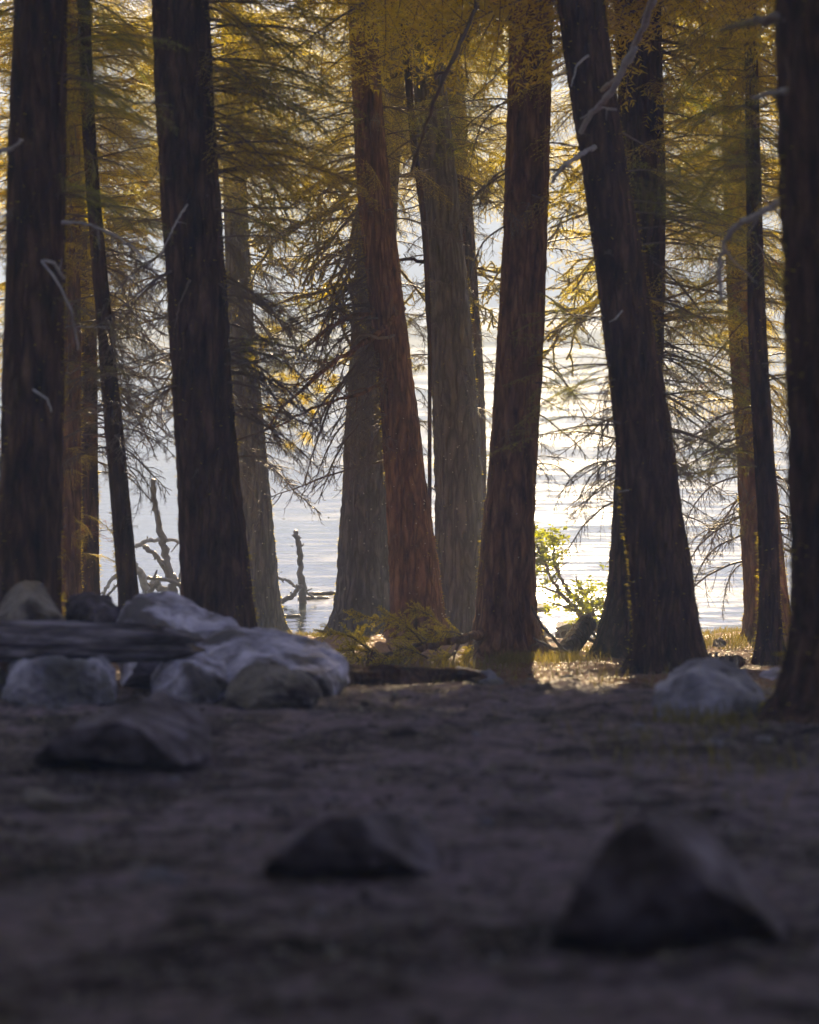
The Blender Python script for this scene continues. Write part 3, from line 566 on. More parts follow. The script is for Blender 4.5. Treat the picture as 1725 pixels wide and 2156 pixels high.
T[3].put('gold', 20, -60, 600, ALL, (0.5, 1.1)); T[2].put('gold', 16, -60, 700, ALL, (0.5, 0.9)); T[4].put('gold', 8, -60, 400, ALL, (0.5, 0.9)); T[15].put('thin', 10, 200, 1050, ALL, (0.4, 0.9)); T[14].put('dead', 16, 500, 1150, ALL, (0.5, 1.1)); T[13].put('dead', 12, 600, 1100, (-60, 60), (0.4, 1.0))
T[6].put('green', 10, -60, 380, ALL, (1.0, 1.8)); T[7].put('thin', 8, 0, 380, ALL, (0.9, 1.6)); T[8].put('thin', 8, -60, 300, ALL, (0.8, 1.4)); T[9].put('thin', 8, -60, 300, ALL, (0.7, 1.3)); T[10].put('green', 8, -60, 250, ALL, (0.7, 1.3))
T[3].put('green', 14, -60, 480, ALL, (0.6, 1.2)); T[2].put('thin', 14, 0, 600, ALL, (0.5, 1.0)); T[13].put('gold', 12, -60, 500, ALL, (0.7, 1.4)); T[14].put('green', 14, -60, 700, ALL, (0.8, 1.5)); T[15].put('gold', 10, -60, 600, ALL, (0.5, 1.0))
T[6].put('dead', 14, 500, 1000, RIGHT, (0.6, 1.3)); T[5].put('dead', 10, 520, 980, (-30, 60), (0.5, 1.1)); T[5].put('dead', 10, 480, 980, (120, 220), (0.4, 0.9)); T[7].put('dead', 14, 350, 950, ALL, (0.5, 1.1)); T[11].put('dead', 8, 350, 700, (-40, 60), (0.4, 0.9))
T[5].put('green', 7, 0, 300, (-30, 45), (0.8, 1.25)); T[5].put('thin', 14, 100, 480, (-35, 45), (0.7, 1.2)); T[5].put('gold', 12, 0, 420, (0, 70), (0.9, 1.35))
T[5].put('dead', 8, 400, 850, (-40, 40), (0.5, 1.0)); T[5].put('thin', 5, 150, 480, (150, 250), (0.4, 0.7)); T[5].put('thin', 4, 620, 800, (-30, 30), (0.5, 0.8))
T[6].put('gold', 20, 0, 420, ALL, (1.0, 1.9)); T[6].put('dead', 14, 350, 950, ALL, (0.8, 1.6)); T[6].put('thin', 10, 300, 700, ALL, (0.7, 1.4))
T[7].put('gold', 16, 0, 300, ALL, (1.0, 1.8)); T[7].put('mossy', 7, 250, 620, (120, 250), (0.9, 1.5)); T[7].put('pine', 4, 480, 800, (130, 260), (0.6, 1.1)); T[7].put('pine_sunlit', 5, 650, 860, (140, 240), (0.7, 1.2))
T[7].put('mossy', 3, 250, 560, (-40, 40), (0.6, 1.0))
T[8].put('droop', 15, 560, 980, (135, 240), (0.7, 1.5), (-0.5, 0.1)); T[8].put('dead', 10, 200, 600, ALL, (0.6, 1.3)); T[8].put('fuzzy', 12, 60, 600, ALL, (0.4, 0.9)); T[8].put('droop', 8, 650, 1080, (-60, 60), (0.3, 0.6))
T[8].put('fuzzy', 10, 600, 1050, ALL, (0.2, 0.4)); T[8].put('gold', 6, 0, 350, ALL, (0.6, 1.2))
for (v, u1, v1, i) in ((690, 570, 960, 0), (640, 590, 700, 1), (760, 640, 880, 2), (600, 600, 620, 0), (800, 700, 960, 1), (560, 640, 560, 2), (720, 600, 870, 3), (850, 700, 1040, 0)):
    T[8].aim('dead', v, u1, v1, rnd.uniform(-0.6, 0.3), i)
T[9].put('fuzzy', 26, 0, 480, ALL, (0.4, 0.95)); T[9].put('dead', 10, 350, 900, (100, 260), (0.4, 0.9)); T[9].put('gold', 7, 0, 250, ALL, (0.7, 1.3)); T[9].put('droop', 6, 500, 900, (-50, 40), (0.3, 0.6))
T[10].put('mossy', 9, 300, 640, (-60, 60), (0.5, 1.0)); T[10].put('gold', 12, 0, 330, ALL, (0.8, 1.6)); T[10].put('fuzzy', 8, 500, 950, (-60, 60), (0.3, 0.6)); T[10].put('pine', 3, 550, 800, ALL, (0.4, 0.7))
T[11].put('dead', 8, 0, 500, ALL, (0.5, 1.1)); T[11].put('fuzzy', 10, 0, 900, (-120, 60), (0.3, 0.7)); T[11].put('thin', 5, 0, 300, LEFT, (0.7, 1.2)); T[11].put('dead', 6, 700, 1000, RIGHT, (0.4, 0.8))
T[11].put('green', 2, 600, 850, (-60, 0), (0.5, 0.7)); T[11].put('droop', 8, 0, 520, (150, 220), (0.6, 1.1)); T[11].put('droop', 5, 500, 1000, (-40, 40), (0.5, 0.9))
T[12].put('thin', 10, 560, 900, (150, 215), (0.5, 0.95)); T[12].put('green', 3, 700, 850, (160, 200), (0.5, 0.8)); T[12].put('thin', 8, 250, 700, RIGHT, (0.6, 1.1)); T[12].put('dead', 5, 500, 1000, RIGHT, (0.4, 0.8))
T[13].put('green', 12, 0, 460, (-50, 60), (0.8, 1.4)); T[13].put('thin', 14, 400, 1000, (-60, 60), (0.7, 1.4)); T[13].put('dead', 14, 400, 1050, ALL, (0.6, 1.2)); T[13].put('droop', 8, 700, 1020, (130, 240), (0.5, 1.0)); T[13].put('gold', 8, 0, 700, (20, 100), (0.8, 1.4))
T[14].put('gold', 22, 0, 800, ALL, (0.8, 1.6)); T[14].put('dead', 18, 400, 1100, ALL, (0.6, 1.4)); T[14].put('thin', 12, 300, 1050, (100, 260), (0.7, 1.4)); T[14].put('droop', 8, 800, 1150, (120, 230), (0.5, 1.1)); T[14].put('rust', 8, 100, 700, ALL, (0.7, 1.2))
T[15].put('thin', 10, 0, 700, ALL, (0.5, 1.1)); T[15].put('dead', 12, 300, 1000, ALL, (0.4, 0.9)); T[15].put('green', 4, 850, 1000, (150, 220), (0.5, 0.8))
T[2].put('gold', 26, 0, 700, ALL, (0.5, 1.0)); T[2].put('rust', 24, 300, 1150, ALL, (0.35, 0.75)); T[2].put('gold', 16, 700, 1200, ALL, (0.25, 0.45)); T[2].put('dead', 10, 400, 1000, ALL, (0.4, 0.8))
T[3].put('rust', 16, 100, 900, ALL, (0.5, 0.9)); T[3].put('dead', 24, 350, 1000, (-70, 70), (0.6, 1.3)); T[3].put('gold', 18, 0, 560, ALL, (0.6, 1.3)); T[3].put('droop', 12, 500, 900, (-50, 50), (0.6, 1.1))
T[4].put('dead', 18, 380, 950, ALL, (0.4, 0.95)); T[4].put('thin', 8, 0, 500, ALL, (0.5, 0.9)); T[4].put('green', 5, 0, 300, ALL, (0.6, 1.0)); T[4].put('droop', 8, 500, 1000, (-40, 40), (0.4, 0.8))
T[1].put('thin', 3, 400, 800, (-60, 0), (0.3, 0.5)); T[1].put('thin', 4, 50, 450, (-40, 20), (0.5, 0.8))
T[16].put('thin', 3, 100, 500, (150, 200), (0.4, 0.6))

def line_branch(tree, pts, r0, r1, matl, label=None, twigs=0, seed=0, sides=7):
    """a single limb laid through (u, v, d) points, child of its tree"""
    rs = np.random.RandomState(seed); mb = MB(); q = np.array([P(*p) for p in pts]); n = len(q)*5
    s = np.linspace(0, len(q)-1, n); pp = np.stack([np.interp(s, range(len(q)), q[:, k]) for k in range(3)], -1)
    for _ in range(2): pp[1:-1] = (pp[:-2]+2*pp[1:-1]+pp[2:])/4
    pp += rs.normal(0, r0*0.22, pp.shape)
    mb.tube(pp, np.linspace(r0, r1, n)*(0.8+0.4*rs.rand(n)), sides, 0)
    L = np.linalg.norm(pp[-1]-pp[0])
    for i in range(twigs):
        j = rs.randint(2, n-1); t_ = unit(pp[j]-pp[j-1]); d_ = t_*0.6+unit(np.cross(t_, rs.normal(0, 1, 3)))
        tw = wander(pp[j], d_, L*rs.uniform(0.08, 0.3), 6, rs.uniform(0, 1.5), 0.4, rs); mb.tube(tw, np.linspace(r1*0.8, r1*0.3, 7), 4, 0)
    o = link('branch', mb.build('limb', [M[matl]]), tree.root if isinstance(tree, Tree) else tree, None)
    if label: o['label'] = label
    return o
line_branch(T[12], [(1268, 190, 19.0), (1300, 165, 18.2), (1338, 95, 17.6), (1362, 40, 17.2), (1378, -20, 17)][::-1] + [], 0.024, 0.016, 'dead_grey', 'bleached bare branch crossing the leaning trunk', 0, 1)
line_branch(T[12], [(1338, 95, 17.6), (1295, 185, 17.8), (1255, 230, 18.0), (1222, 276, 18.2)], 0.024, 0.018, 'dead_grey', 'bleached bare branch crossing the leaning trunk', 0, 2)
line_branch(T[12], [(1238, 118, 19.7), (1215, 135, 19.6), (1203, 182, 19.5)], 0.012, 0.006, 'dead_grey', None, 0, 3)
line_branch(T[12], [(1252, 308, 19.7), (1215, 330, 19.5), (1185, 350, 19.4), (1162, 385, 19.3)], 0.020, 0.012, 'dead_grey', None, 5, 4)
line_branch(T[12], [(1297, 232, 18.0), (1265, 225, 18.5), (1222, 250, 18.6)], 0.008, 0.005, 'dead_grey', None, 1, 5)
line_branch(T[12], [(1310, 655, 19.7), (1295, 672, 19.6), (1283, 678, 19.6)], 0.008, 0.005, 'dead_grey', None, 0, 6)
line_branch(T[12], [(1300, 1036, 19.6), (1325, 1032, 19.5)], 0.007, 0.005, 'dead_grey', None, 0, 7)
line_branch(T[11], [(1010, -10, 20), (985, 60, 20), (940, 150, 20), (905, 240, 20.2), (866, 362, 20.4)], 0.020, 0.011, 'dead', 'long bare dark branch hanging at a slant from above', 3, 8)
line_branch(T[16], [(1660, 415, 13.5), (1620, 440, 14), (1560, 465, 14.4), (1530, 500, 14.6), (1512, 560, 14.7), (1520, 640, 14.8)], 0.020, 0.008, 'dead_grey', None, 4, 9)
line_branch(T[16], [(1660, 35, 12.5), (1600, 45, 12.7), (1520, 62, 13)], 0.028, 0.012, 'dead', None, 2, 10)
line_branch(T[16], [(1660, 190, 12.5), (1610, 200, 12.6), (1585, 206, 12.7)], 0.014, 0.008, 'dead_grey', None, 0, 11)
line_branch(T[1], [(130, 468, 16), (180, 470, 16), (230, 490, 16), (280, 520, 16), (330, 575, 16)], 0.012, 0.006, 'dead_grey', 'pale arched dead branch', 3, 14)
line_branch(T[1], [(135, 585, 16), (110, 550, 15.6), (85, 548, 15.5), (120, 590, 15.4), (150, 650, 15.4), (166, 738, 15.4)], 0.010, 0.005, 'dead_grey', None, 1, 15)
line_branch(T[1], [(70, 820, 15.9), (100, 840, 15.8), (110, 868, 15.8)], 0.008, 0.004, 'dead_grey', None, 0, 16)
line_branch(T[1], [(-10, 322, 15.8), (25, 312, 15.7), (48, 296, 15.6)], 0.014, 0.007, 'dead_grey', None, 0, 17)
line_branch(T[4], [(230, 690, 21.3), (200, 688, 21.2), (170, 688, 21.1)], 0.012, 0.008, 'dead_grey', None, 1, 18)
line_branch(T[5], [(395, 430, 19.6), (370, 470, 19.5), (355, 500, 19.4), (335, 545, 19.4)], 0.010, 0.005, 'dead_grey', None, 1, 19)
line_branch(T[5], [(400, 590, 19.6), (378, 640, 19.5), (368, 690, 19.5)], 0.008, 0.003, 'dead', None, 1, 20)
line_branch(T[8], [(850, 650, 29), (800, 700, 28.6), (700, 765, 28.2), (590, 860, 27.8), (565, 905, 27.6)], 0.034, 0.010, 'bark_red', 'thick bare branch sloping down to the left', 10, 21)
line_branch(T[8], [(850, 700, 29), (800, 715, 28.6), (765, 700, 28.4), (738, 722, 28.3)], 0.018, 0.010, 'dead', 'broken bleached limb', 2, 22)
line_branch(T[8], [(820, 655, 29), (740, 665, 28.8), (690, 690, 28.6), (650, 730, 28.4)], 0.026, 0.012, 'bark_red', None, 6, 23)
line_branch(T[8], [(850, 780, 29), (760, 830, 28.5), (680, 850, 28.3), (570, 905, 28)], 0.026, 0.008, 'bark_red', None, 8, 24)
line_branch(T[9], [(930, 560, 31), (860, 545, 30.8), (800, 560, 30.6)], 0.025, 0.01, 'bark', None, 4, 25)
line_branch(T[9], [(900, 120, 31), (850, 150, 30.8), (790, 180, 30.6), (740, 175, 30.4)], 0.03, 0.012, 'bark', None, 5, 26)

# unseen wood added to shade the clearing: one mass of trunks and foliage
def wood():
    rs = np.random.RandomState(77); mb = MB()
    spots = [(-1.9, 3.0), (2.1, 3.2), (1.3, -1.6), (-2.5, 4.2), (-4.4, 3.6), (3.6, 1.2), (-2.2, -1.5), (0.3, -3.0), (-2.6, 0.8), (2.4, -0.5), (-4.2, 6.8), (6.9, 25), (-6.9, 25), (-9, -6), (-4, -8), (1.5, -7), (6, -5), (10, -2), (-11, 2), (-8, 8), (11, 12), (-12, 14), (-3, -3), (3.5, -2.5), (-6, 1), (9, 20), (-9, 20), (-12, 27), (12, 27), (0, -14), (-8, -14), (8, -13), (8.8, 31), (-8.8, 31)]
    for (x, y) in spots:
        z0 = gz(x, y); H = rs.uniform(15, 20)
        mb.tube(np.array([(x, y, z0-0.2), (x+rs.normal(0, .3), y, z0+H*0.5), (x+rs.normal(0, .4), y, z0+H)]), [0.28, 0.2, 0.03], 10, 0)
        n = 5200; h = rs.rand(n)**0.8; zz = z0+3.2+h*(H-3.2); rad = (1-h)**0.7*3.3*np.sqrt(rs.rand(n)); a = rs.rand(n)*6.283
        c = np.stack([x+rad*np.cos(a), y+rad*np.sin(a), zz-rad*0.25], -1)
        e1 = rs.normal(0, 1, (n, 3))*[1, 1, 0.4]; e1 /= np.linalg.norm(e1, axis=1)[:, None]; e2 = np.cross(e1, rs.normal(0, 1, (n, 3))); e2 /= np.linalg.norm(e2, axis=1)[:, None]
        s_ = rs.uniform(0.14, 0.30, (n, 1)); mb.add(np.stack([c-e1*s_-e2*s_*0.35, c+e1*s_, c+e2*s_*0.7], 1).reshape(-1, 3), f3=np.arange(3*n).reshape(-1, 3), mat=1)
    return mb.build('wood', [M['bark'], M['needle']])
tag(link('shading_wood', wood()), 'the dark conifer wood standing around the clearing', kind='stuff')

# ---------------------------------------------------------------- rocks
def rock(name, label, pts, matl, seed, rough=0.03, sub=5, cat='rock', group=None, base=True, facet=0.0, sharp=False):
    bm = bmesh.new()
    for p in pts: bm.verts.new(P(*p))
    r = bmesh.ops.convex_hull(bm, input=bm.verts)
    bmesh.ops.delete(bm, geom=[g_ for g_ in r['geom_interior'] if isinstance(g_, bmesh.types.BMVert)], context='VERTS')
    bmesh.ops.triangulate(bm, faces=bm.faces)
    for _ in range(sub):
        bmesh.ops.subdivide_edges(bm, edges=bm.edges, cuts=1, use_grid_fill=True)
        if _ < 2 and not sharp: bmesh.ops.smooth_vert(bm, verts=bm.verts, factor=0.28, use_axis_x=True, use_axis_y=True, use_axis_z=True)
    bm.normal_update()
    size = max((v.co-bm.verts[:][0].co).length for v in bm.verts)
    for v in bm.verts:
        c = v.co*(1.0/size)
        n_ = noise.fractal(Vector((c.x*3+seed, c.y*3, c.z*3)), 0.9, 2.1, 5)*rough*size
        n_ += -abs(noise.noise(Vector((c.x*5, c.y*5, c.z*5+seed))))*rough*0.8*size
        vo_ = noise.voronoi(Vector((c.x*4.5+seed, c.y*4.5, c.z*5.5)))[0]
        n_ += (min(0.35, vo_[1]-vo_[0])-0.2)*rough*1.6*size+noise.noise(Vector((c.x*26, c.y*26, c.z*26)))*rough*0.3*size
        v.co += v.normal*n_
    xs_ = [v.co for v in bm.verts]; c = sum(xs_, Vector())/len(xs_); zb = min(v.z for v in xs_)
    org = Vector((c.x, c.y, zb))
    bmesh.ops.translate(bm, verts=bm.verts, vec=-org)
    me = bpy.data.meshes.new(name); bm.to_mesh(me); bm.free()
    for p in me.polygons: p.use_smooth = True
    me.materials.append(M[matl])
    o = bpy.data.objects.new(name, me); o.location = org; col.objects.link(o)
    return tag(o, label, cat, group)
rock('rock', 'large black pyramid shaped rock at the bottom right', [(1155, 1990, 6.0), (1300, 2000, 6.0), (1460, 1995, 6.0), (1645, 1975, 6.05), (1650, 1950, 6.6), (1220, 1930, 6.6), (1152, 1975, 5.9), (1225, 1850, 5.88), (1268, 1775, 5.9), (1300, 1745, 5.9), (1352, 1718, 5.92), (1410, 1790, 5.84), (1500, 1868, 5.8), (1600, 1925, 5.85), (1385, 1708, 6.2), (1460, 1712, 6.35), (1530, 1768, 6.4), (1600, 1850, 6.45), (1648, 1940, 6.2)], 'rock_dark', 3, 0.02, sharp=True)
rock('rock', 'small black wedge rock with a grey right side at bottom centre', [(556, 1848, 7.1), (700, 1862, 7.1), (880, 1862, 7.1), (935, 1845, 7.15), (930, 1830, 7.6), (620, 1800, 7.6), (560, 1815, 6.98), (640, 1758, 6.95), (695, 1722, 6.95), (745, 1716, 6.95), (800, 1772, 6.92), (870, 1830, 6.92), (760, 1712, 7.25), (840, 1712, 7.4), (905, 1765, 7.4), (932, 1838, 7.2)], 'rock_dark', 5, 0.022, sharp=True)
rock('rock', 'angular dark brown rock with grey top in front of the boulder pile', [(75, 1605, 9.95), (90, 1618, 9.95), (370, 1622, 9.9), (435, 1610, 9.95), (440, 1570, 10.5), (100, 1575, 10.7), (70, 1590, 9.75), (130, 1536, 9.7), (250, 1520, 9.6), (290, 1530, 9.6), (385, 1612, 9.6), (240, 1482, 10.2), (340, 1458, 10.5), (405, 1483, 10.5), (437, 1526, 10.3), (438, 1590, 9.9)], 'rock_dark', 7, 0.02, sharp=True)
rock('boulder', 'pale boulder with the highest round hump, left of the broad trunk', [(240, 1330, 15), (262, 1262, 15.3), (300, 1240, 15.5), (350, 1248, 15.5), (430, 1278, 15.4), (490, 1312, 15.2), (520, 1350, 15), (520, 1450, 14.8), (250, 1450, 14.8), (300, 1450, 16.3), (500, 1440, 16.3), (300, 1270, 16), (420, 1290, 16), (300, 1380, 14.4), (420, 1400, 14.3)], 'rock_white', 11, 0.022, sharp=True)
rock('boulder', 'long whitish boulder sloping down to the right end of the pile', [(380, 1345, 14.9), (480, 1315, 14.9), (590, 1328, 14.9), (680, 1352, 14.8), (730, 1392, 14.6), (738, 1440, 14.4), (700, 1478, 14.2), (520, 1480, 14.0), (400, 1470, 14.0), (400, 1440, 15.8), (720, 1430, 15.6), (500, 1335, 15.6), (660, 1362, 15.5), (560, 1400, 14.0), (680, 1420, 14.1)], 'rock_white', 13, 0.022, sharp=True)
rock('boulder', 'white streaked rock low between the log and the brown rounded rock', [(318, 1420, 13.9), (340, 1385, 14.0), (420, 1372, 14.1), (470, 1395, 14.0), (480, 1440, 13.7), (440, 1498, 13.5), (360, 1490, 13.5), (320, 1470, 13.6), (400, 1400, 13.5), (330, 1450, 14.4), (470, 1450, 14.4)], 'rock_white', 17, 0.028, sharp=True)
rock('boulder', 'rounded brown stained rock at the foot of the pale boulders', [(468, 1440, 13.4), (500, 1400, 13.6), (570, 1388, 13.7), (640, 1402, 13.7), (672, 1432, 13.5), (680, 1470, 13.3), (650, 1504, 13.0), (520, 1502, 13.0), (462, 1480, 13.2), (560, 1420, 13.0), (640, 1450, 13.0), (500, 1470, 14), (660, 1470, 14)], 'rock_brown', 19, 0.035)
rock('boulder', 'pointed grey rock standing on the left end of the log', [(-15, 1310, 14.9), (0, 1270, 15), (40, 1225, 15.1), (78, 1218, 15.2), (100, 1235, 15.1), (140, 1300, 14.9), (140, 1330, 14.9), (60, 1340, 14.5), (-10, 1340, 14.8), (60, 1260, 14.7), (100, 1330, 15.7), (0, 1330, 15.7), (75, 1290, 14.6)], 'rock_brown', 23, 0.02, sharp=True)
rock('boulder', 'low dark rock between the pointed rock and the pale boulder', [(130, 1320, 15.2), (145, 1252, 15.4), (180, 1236, 15.5), (235, 1250, 15.5), (262, 1275, 15.3), (262, 1330, 15.2), (200, 1340, 14.9), (200, 1280, 15), (150, 1330, 16), (250, 1330, 16)], 'rock_dark', 29, 0.03)
rock('boulder', 'squared grey rock propping up the log at left', [(18, 1400, 13.6), (30, 1378, 13.8), (110, 1372, 13.9), (215, 1378, 13.8), (242, 1410, 13.6), (242, 1480, 13.4), (200, 1500, 13.2), (60, 1505, 13.2), (15, 1470, 13.3), (70, 1395, 13.2), (200, 1400, 13.25), (40, 1450, 14.4), (230, 1450, 14.4)], 'rock', 31, 0.035, sharp=True)
rock('boulder', 'grey rock cut by the left edge under the log', [(-60, 1400, 13.7), (-10, 1385, 13.8), (14, 1410, 13.6), (16, 1470, 13.5), (-60, 1490, 13.4), (-50, 1440, 14.3), (10, 1440, 14.3)], 'rock', 37, 0.03)
rock('boulder', 'pale mottled boulder at the foot of the huge right trunk', [(1372, 1470, 12.9), (1378, 1440, 13.0), (1425, 1402, 13.2), (1490, 1388, 13.3), (1545, 1398, 13.3), (1600, 1440, 13.1), (1622, 1480, 12.9), (1560, 1525, 12.6), (1430, 1530, 12.6), (1375, 1505, 12.7), (1450, 1425, 12.8), (1540, 1450, 12.7), (1420, 1500, 13.7), (1580, 1500, 13.7)], 'rock', 41, 0.03, sharp=True)
rock('rock', 'flat grey rock behind the right end of the dark log', [(930, 1430, 16.3), (960, 1402, 16.7), (1010, 1402, 16.8), (1060, 1432, 16.5), (1065, 1452, 16.3), (960, 1460, 16.1), (960, 1440, 17.3), (1050, 1440, 17.3)], 'rock', 43, 0.03)
rock('rock', 'small pale stone on the shaded litter left of the leaning trunk', [(1140, 1448, 16.4), (1155, 1430, 16.6), (1180, 1424, 16.7), (1205, 1440, 16.6), (1208, 1455, 16.3), (1150, 1458, 16.2), (1180, 1445, 17)], 'rock', 47, 0.03, 3)
rock('rock', 'small bluish stone between the mottled boulder and the huge right trunk', [(1590, 1425, 15.6), (1600, 1412, 15.8), (1630, 1405, 15.9), (1655, 1405, 15.8), (1660, 1425, 15.5), (1620, 1435, 15.4), (1620, 1420, 16.1)], 'rock_white', 53, 0.02, 3)
rock('rock', 'small grey stone at the lower left, below the angular dark rock', [(35, 1690, 8.6), (45, 1655, 8.8), (85, 1648, 8.9), (120, 1675, 8.8), (152, 1705, 8.6), (90, 1712, 8.5), (70, 1690, 9.1)], 'rock_brown', 59, 0.025, 3)
rock('rock', 'small dark stone on the dirt left of the bottom centre wedge rock', [(555, 1722, 8.1), (575, 1700, 8.2), (600, 1690, 8.25), (622, 1712, 8.2), (615, 1728, 8.05), (580, 1728, 8.0), (590, 1715, 8.5)], 'rock_dark', 61, 0.03, 3)
rock('rock', 'dark stone at the path edge beside the leaning stump', [(1165, 1392, 23.0), (1168, 1376, 23.1), (1190, 1370, 23.2), (1215, 1378, 23.1), (1218, 1392, 22.9), (1190, 1395, 22.8), (1190, 1385, 23.5)], 'rock_brown', 67, 0.03, 3)
rock('rock', 'taller rock leaning on the spreading foot of the trunk right of the stump', [(1244, 1386, 23.6), (1248, 1368, 23.7), (1262, 1356, 23.8), (1285, 1355, 23.9), (1290, 1388, 23.5), (1270, 1372, 24.1)], 'rock', 71, 0.03, 3)
rock('rock', 'round dark stone on the sunlit bank at right', [(1498, 1362, 25.5), (1502, 1346, 25.6), (1516, 1340, 25.7), (1530, 1347, 25.6), (1532, 1362, 25.4), (1515, 1366, 25.2), (1515, 1355, 25.9)], 'rock_dark', 73, 0.03, 3)

# scattered small stones on the dirt: things of one group
proto = []
for s in range(4):
    bm = bmesh.new(); bmesh.ops.create_icosphere(bm, subdivisions=3, radius=1)
    for v in bm.verts:
        q = v.co.copy(); v.co = Vector((q.x*1.2, q.y*0.9, q.z*0.55))*(1+0.35*noise.noise(q*1.3+Vector((s*7, 0, 0)))+0.1*noise.noise(q*4))
    me = bpy.data.meshes.new('pebble'); bm.to_mesh(me); bm.free(); me.materials.append(M['rock_brown' if s % 2 else 'rock'])
    proto.append(me)
SIZEW = ['tiny', 'small']
for i in range(46):
    d = rnd.uniform(6, 19) if i % 3 else rnd.uniform(15, 19.5)
    u = rnd.uniform(60, 1680) if d > 10 else rnd.uniform(300, 1100)
    x = (u-U0)*d/F; s = rnd.uniform(0.012, 0.035)
    if (u < 750 and 12.3 < d < 16.5) or (u > 1350 and 12 < d < 16): continue
    o = bpy.data.objects.new('pebble', proto[i % 4]); col.objects.link(o)
    o.location = (x, d, gz(x, d)+s*0.15); o.rotation_euler = (rnd.uniform(-.3, .3), rnd.uniform(-.3, .3), rnd.uniform(0, 6.3)); o.scale = (s, s, s)
    tag(o, 'small blurred pebble on the near dirt around the foreground rocks' if d < 9 else 'small pebble on the open dirt halfway across the clearing' if d < 15 else 'small pebble on the brown litter just before the trunks', 'pebble', 'pebbles on the dirt clearing')

# ---------------------------------------------------------------- logs, stumps, fallen wood
def log_mesh(a, b, ra, rb, seed, squash=0.8, sides=36, n=60, rough=0.08, mats=('log', 'cut')):
    a, b = Vector(a), Vector(b); ax = (b-a).normalized(); up = Vector((0, 0, 1)); s1 = ax.cross(up).normalized(); s2 = s1.cross(ax)
    mb = MB(); V = []
    for i in range(n):
        t_ = i/(n-1); c = a.lerp(b, t_); r = ra+(rb-ra)*t_
        for k in range(sides):
            th = 2*math.pi*k/sides
            g_ = noise.noise(Vector((math.cos(th)*4, math.sin(th)*4, t_*3+seed)))*rough*1.6+noise.noise(Vector((math.cos(th)*12, math.sin(th)*12, t_*4+seed)))*rough
            e_ = max(0.0, (t_-0.86)/0.14); j_ = noise.noise(Vector((math.cos(th)*3, math.sin(th)*3, seed)))
            rr = r*(1+g_)*(1-0.35*e_*e_*(1+j_)); c = a.lerp(b, t_)+ax*(e_*j_*1.6*ra); V.append(c+s1*math.cos(th)*rr+s2*math.sin(th)*rr*squash)
    i = np.arange(n-1)[:, None]*sides; j = np.arange(sides)[None, :]; kk = (j+1) % sides
    mb.add([tuple(v) for v in V], f4=np.stack([i+j, i+kk, i+sides+kk, i+sides+j], -1).reshape(-1, 4))
    for e, c in ((0, a), (n-1, b)):
        ring = [tuple(V[e*sides+k]) for k in range(sides)]; mb.add([tuple(c)]+ring, f3=[(0, 1+k, 1+(k+1) % sides) if e else (0, 1+(k+1) % sides, 1+k) for k in range(sides)], mat=1)
    return mb.build('log', [M[mats[0]], M[mats[1]]])
def thing_mesh(name, me, label, cat, group=None):
    """moves the mesh origin to its lowest middle point and links it"""
    n = len(me.vertices); co = np.zeros(n*3, np.float32); me.vertices.foreach_get('co', co); co = co.reshape(-1, 3)
    org = np.array([co[:, 0].mean(), co[:, 1].mean(), co[:, 2].min()]); me.vertices.foreach_set('co', (co-org).astype(np.float32).ravel()); me.update()
    o = bpy.data.objects.new(name, me); o.location = org; col.objects.link(o); return tag(o, label, cat, group)
thing_mesh('log', log_mesh(P(-150, 1352, 13.6), P(400, 1358, 13.9), 0.115, 0.085, 3, 0.8, rough=0.3), 'weathered grey log lying across the rocks at left', 'log')
thing_mesh('log', log_mesh(P(-150, 1322, 14.2), P(330, 1328, 14.3), 0.05, 0.04, 5, 0.9, rough=0.2), 'thinner grey log lying behind the thick weathered log', 'log')
thing_mesh('log', log_mesh(P(725, 1438, 15.6), P(998, 1436, 16.2), 0.085, 0.075, 9, 0.95, rough=0.26, mats=('bark', 'cut')), 'dark rotting log on the ground below the fallen fir bough', 'log')
# leaning cut log
st = tag(empty('leaning_log', P(1195, 1388, 23.4)), 'short sawn log leaning to the right between two trunks', 'log')
link('wood', log_mesh(P(1180, 1392, 23.2), P(1241, 1306, 23.9), 0.088, 0.082, 12, 1.0, 24, 24, 0.06, ('bark', 'cut')), st)
for i, pts in enumerate(([(1205, 1388, 23.2), (1170, 1350, 23.0), (1140, 1315, 22.9), (1118, 1275, 22.9)], [(1195, 1378, 23.2), (1160, 1362, 23.1), (1125, 1345, 23.0)], [(1232, 1340, 23.8), (1250, 1350, 23.9), (1262, 1362, 24.0), (1280, 1358, 24.1)], [(1245, 1330, 23.8), (1262, 1348, 23.9), (1275, 1356, 24)])):
    line_branch(st, pts, 0.017, 0.010, 'dead', None, 1, 40+i)
# low dark stump at right
stp = tag(empty('tree_stump', P(1520, 1400, 20.5)), 'low dark broken stump right of the leaning scaly trunk', 'stump')
link('wood', log_mesh(P(1484, 1402, 20.6), P(1562, 1392, 20.9), 0.05, 0.045, 21, 1.0, 24, 24, 0.16, ('bark', 'bark')), stp)
for k, (u, v) in enumerate(((1495, 1376), (1508, 1372), (1530, 1378), (1548, 1380))):
    line_branch(stp, [(u, 1405, 20.6), (u+1, v, 20.7)], 0.022, 0.010, 'dead', None, 0, 60+k)
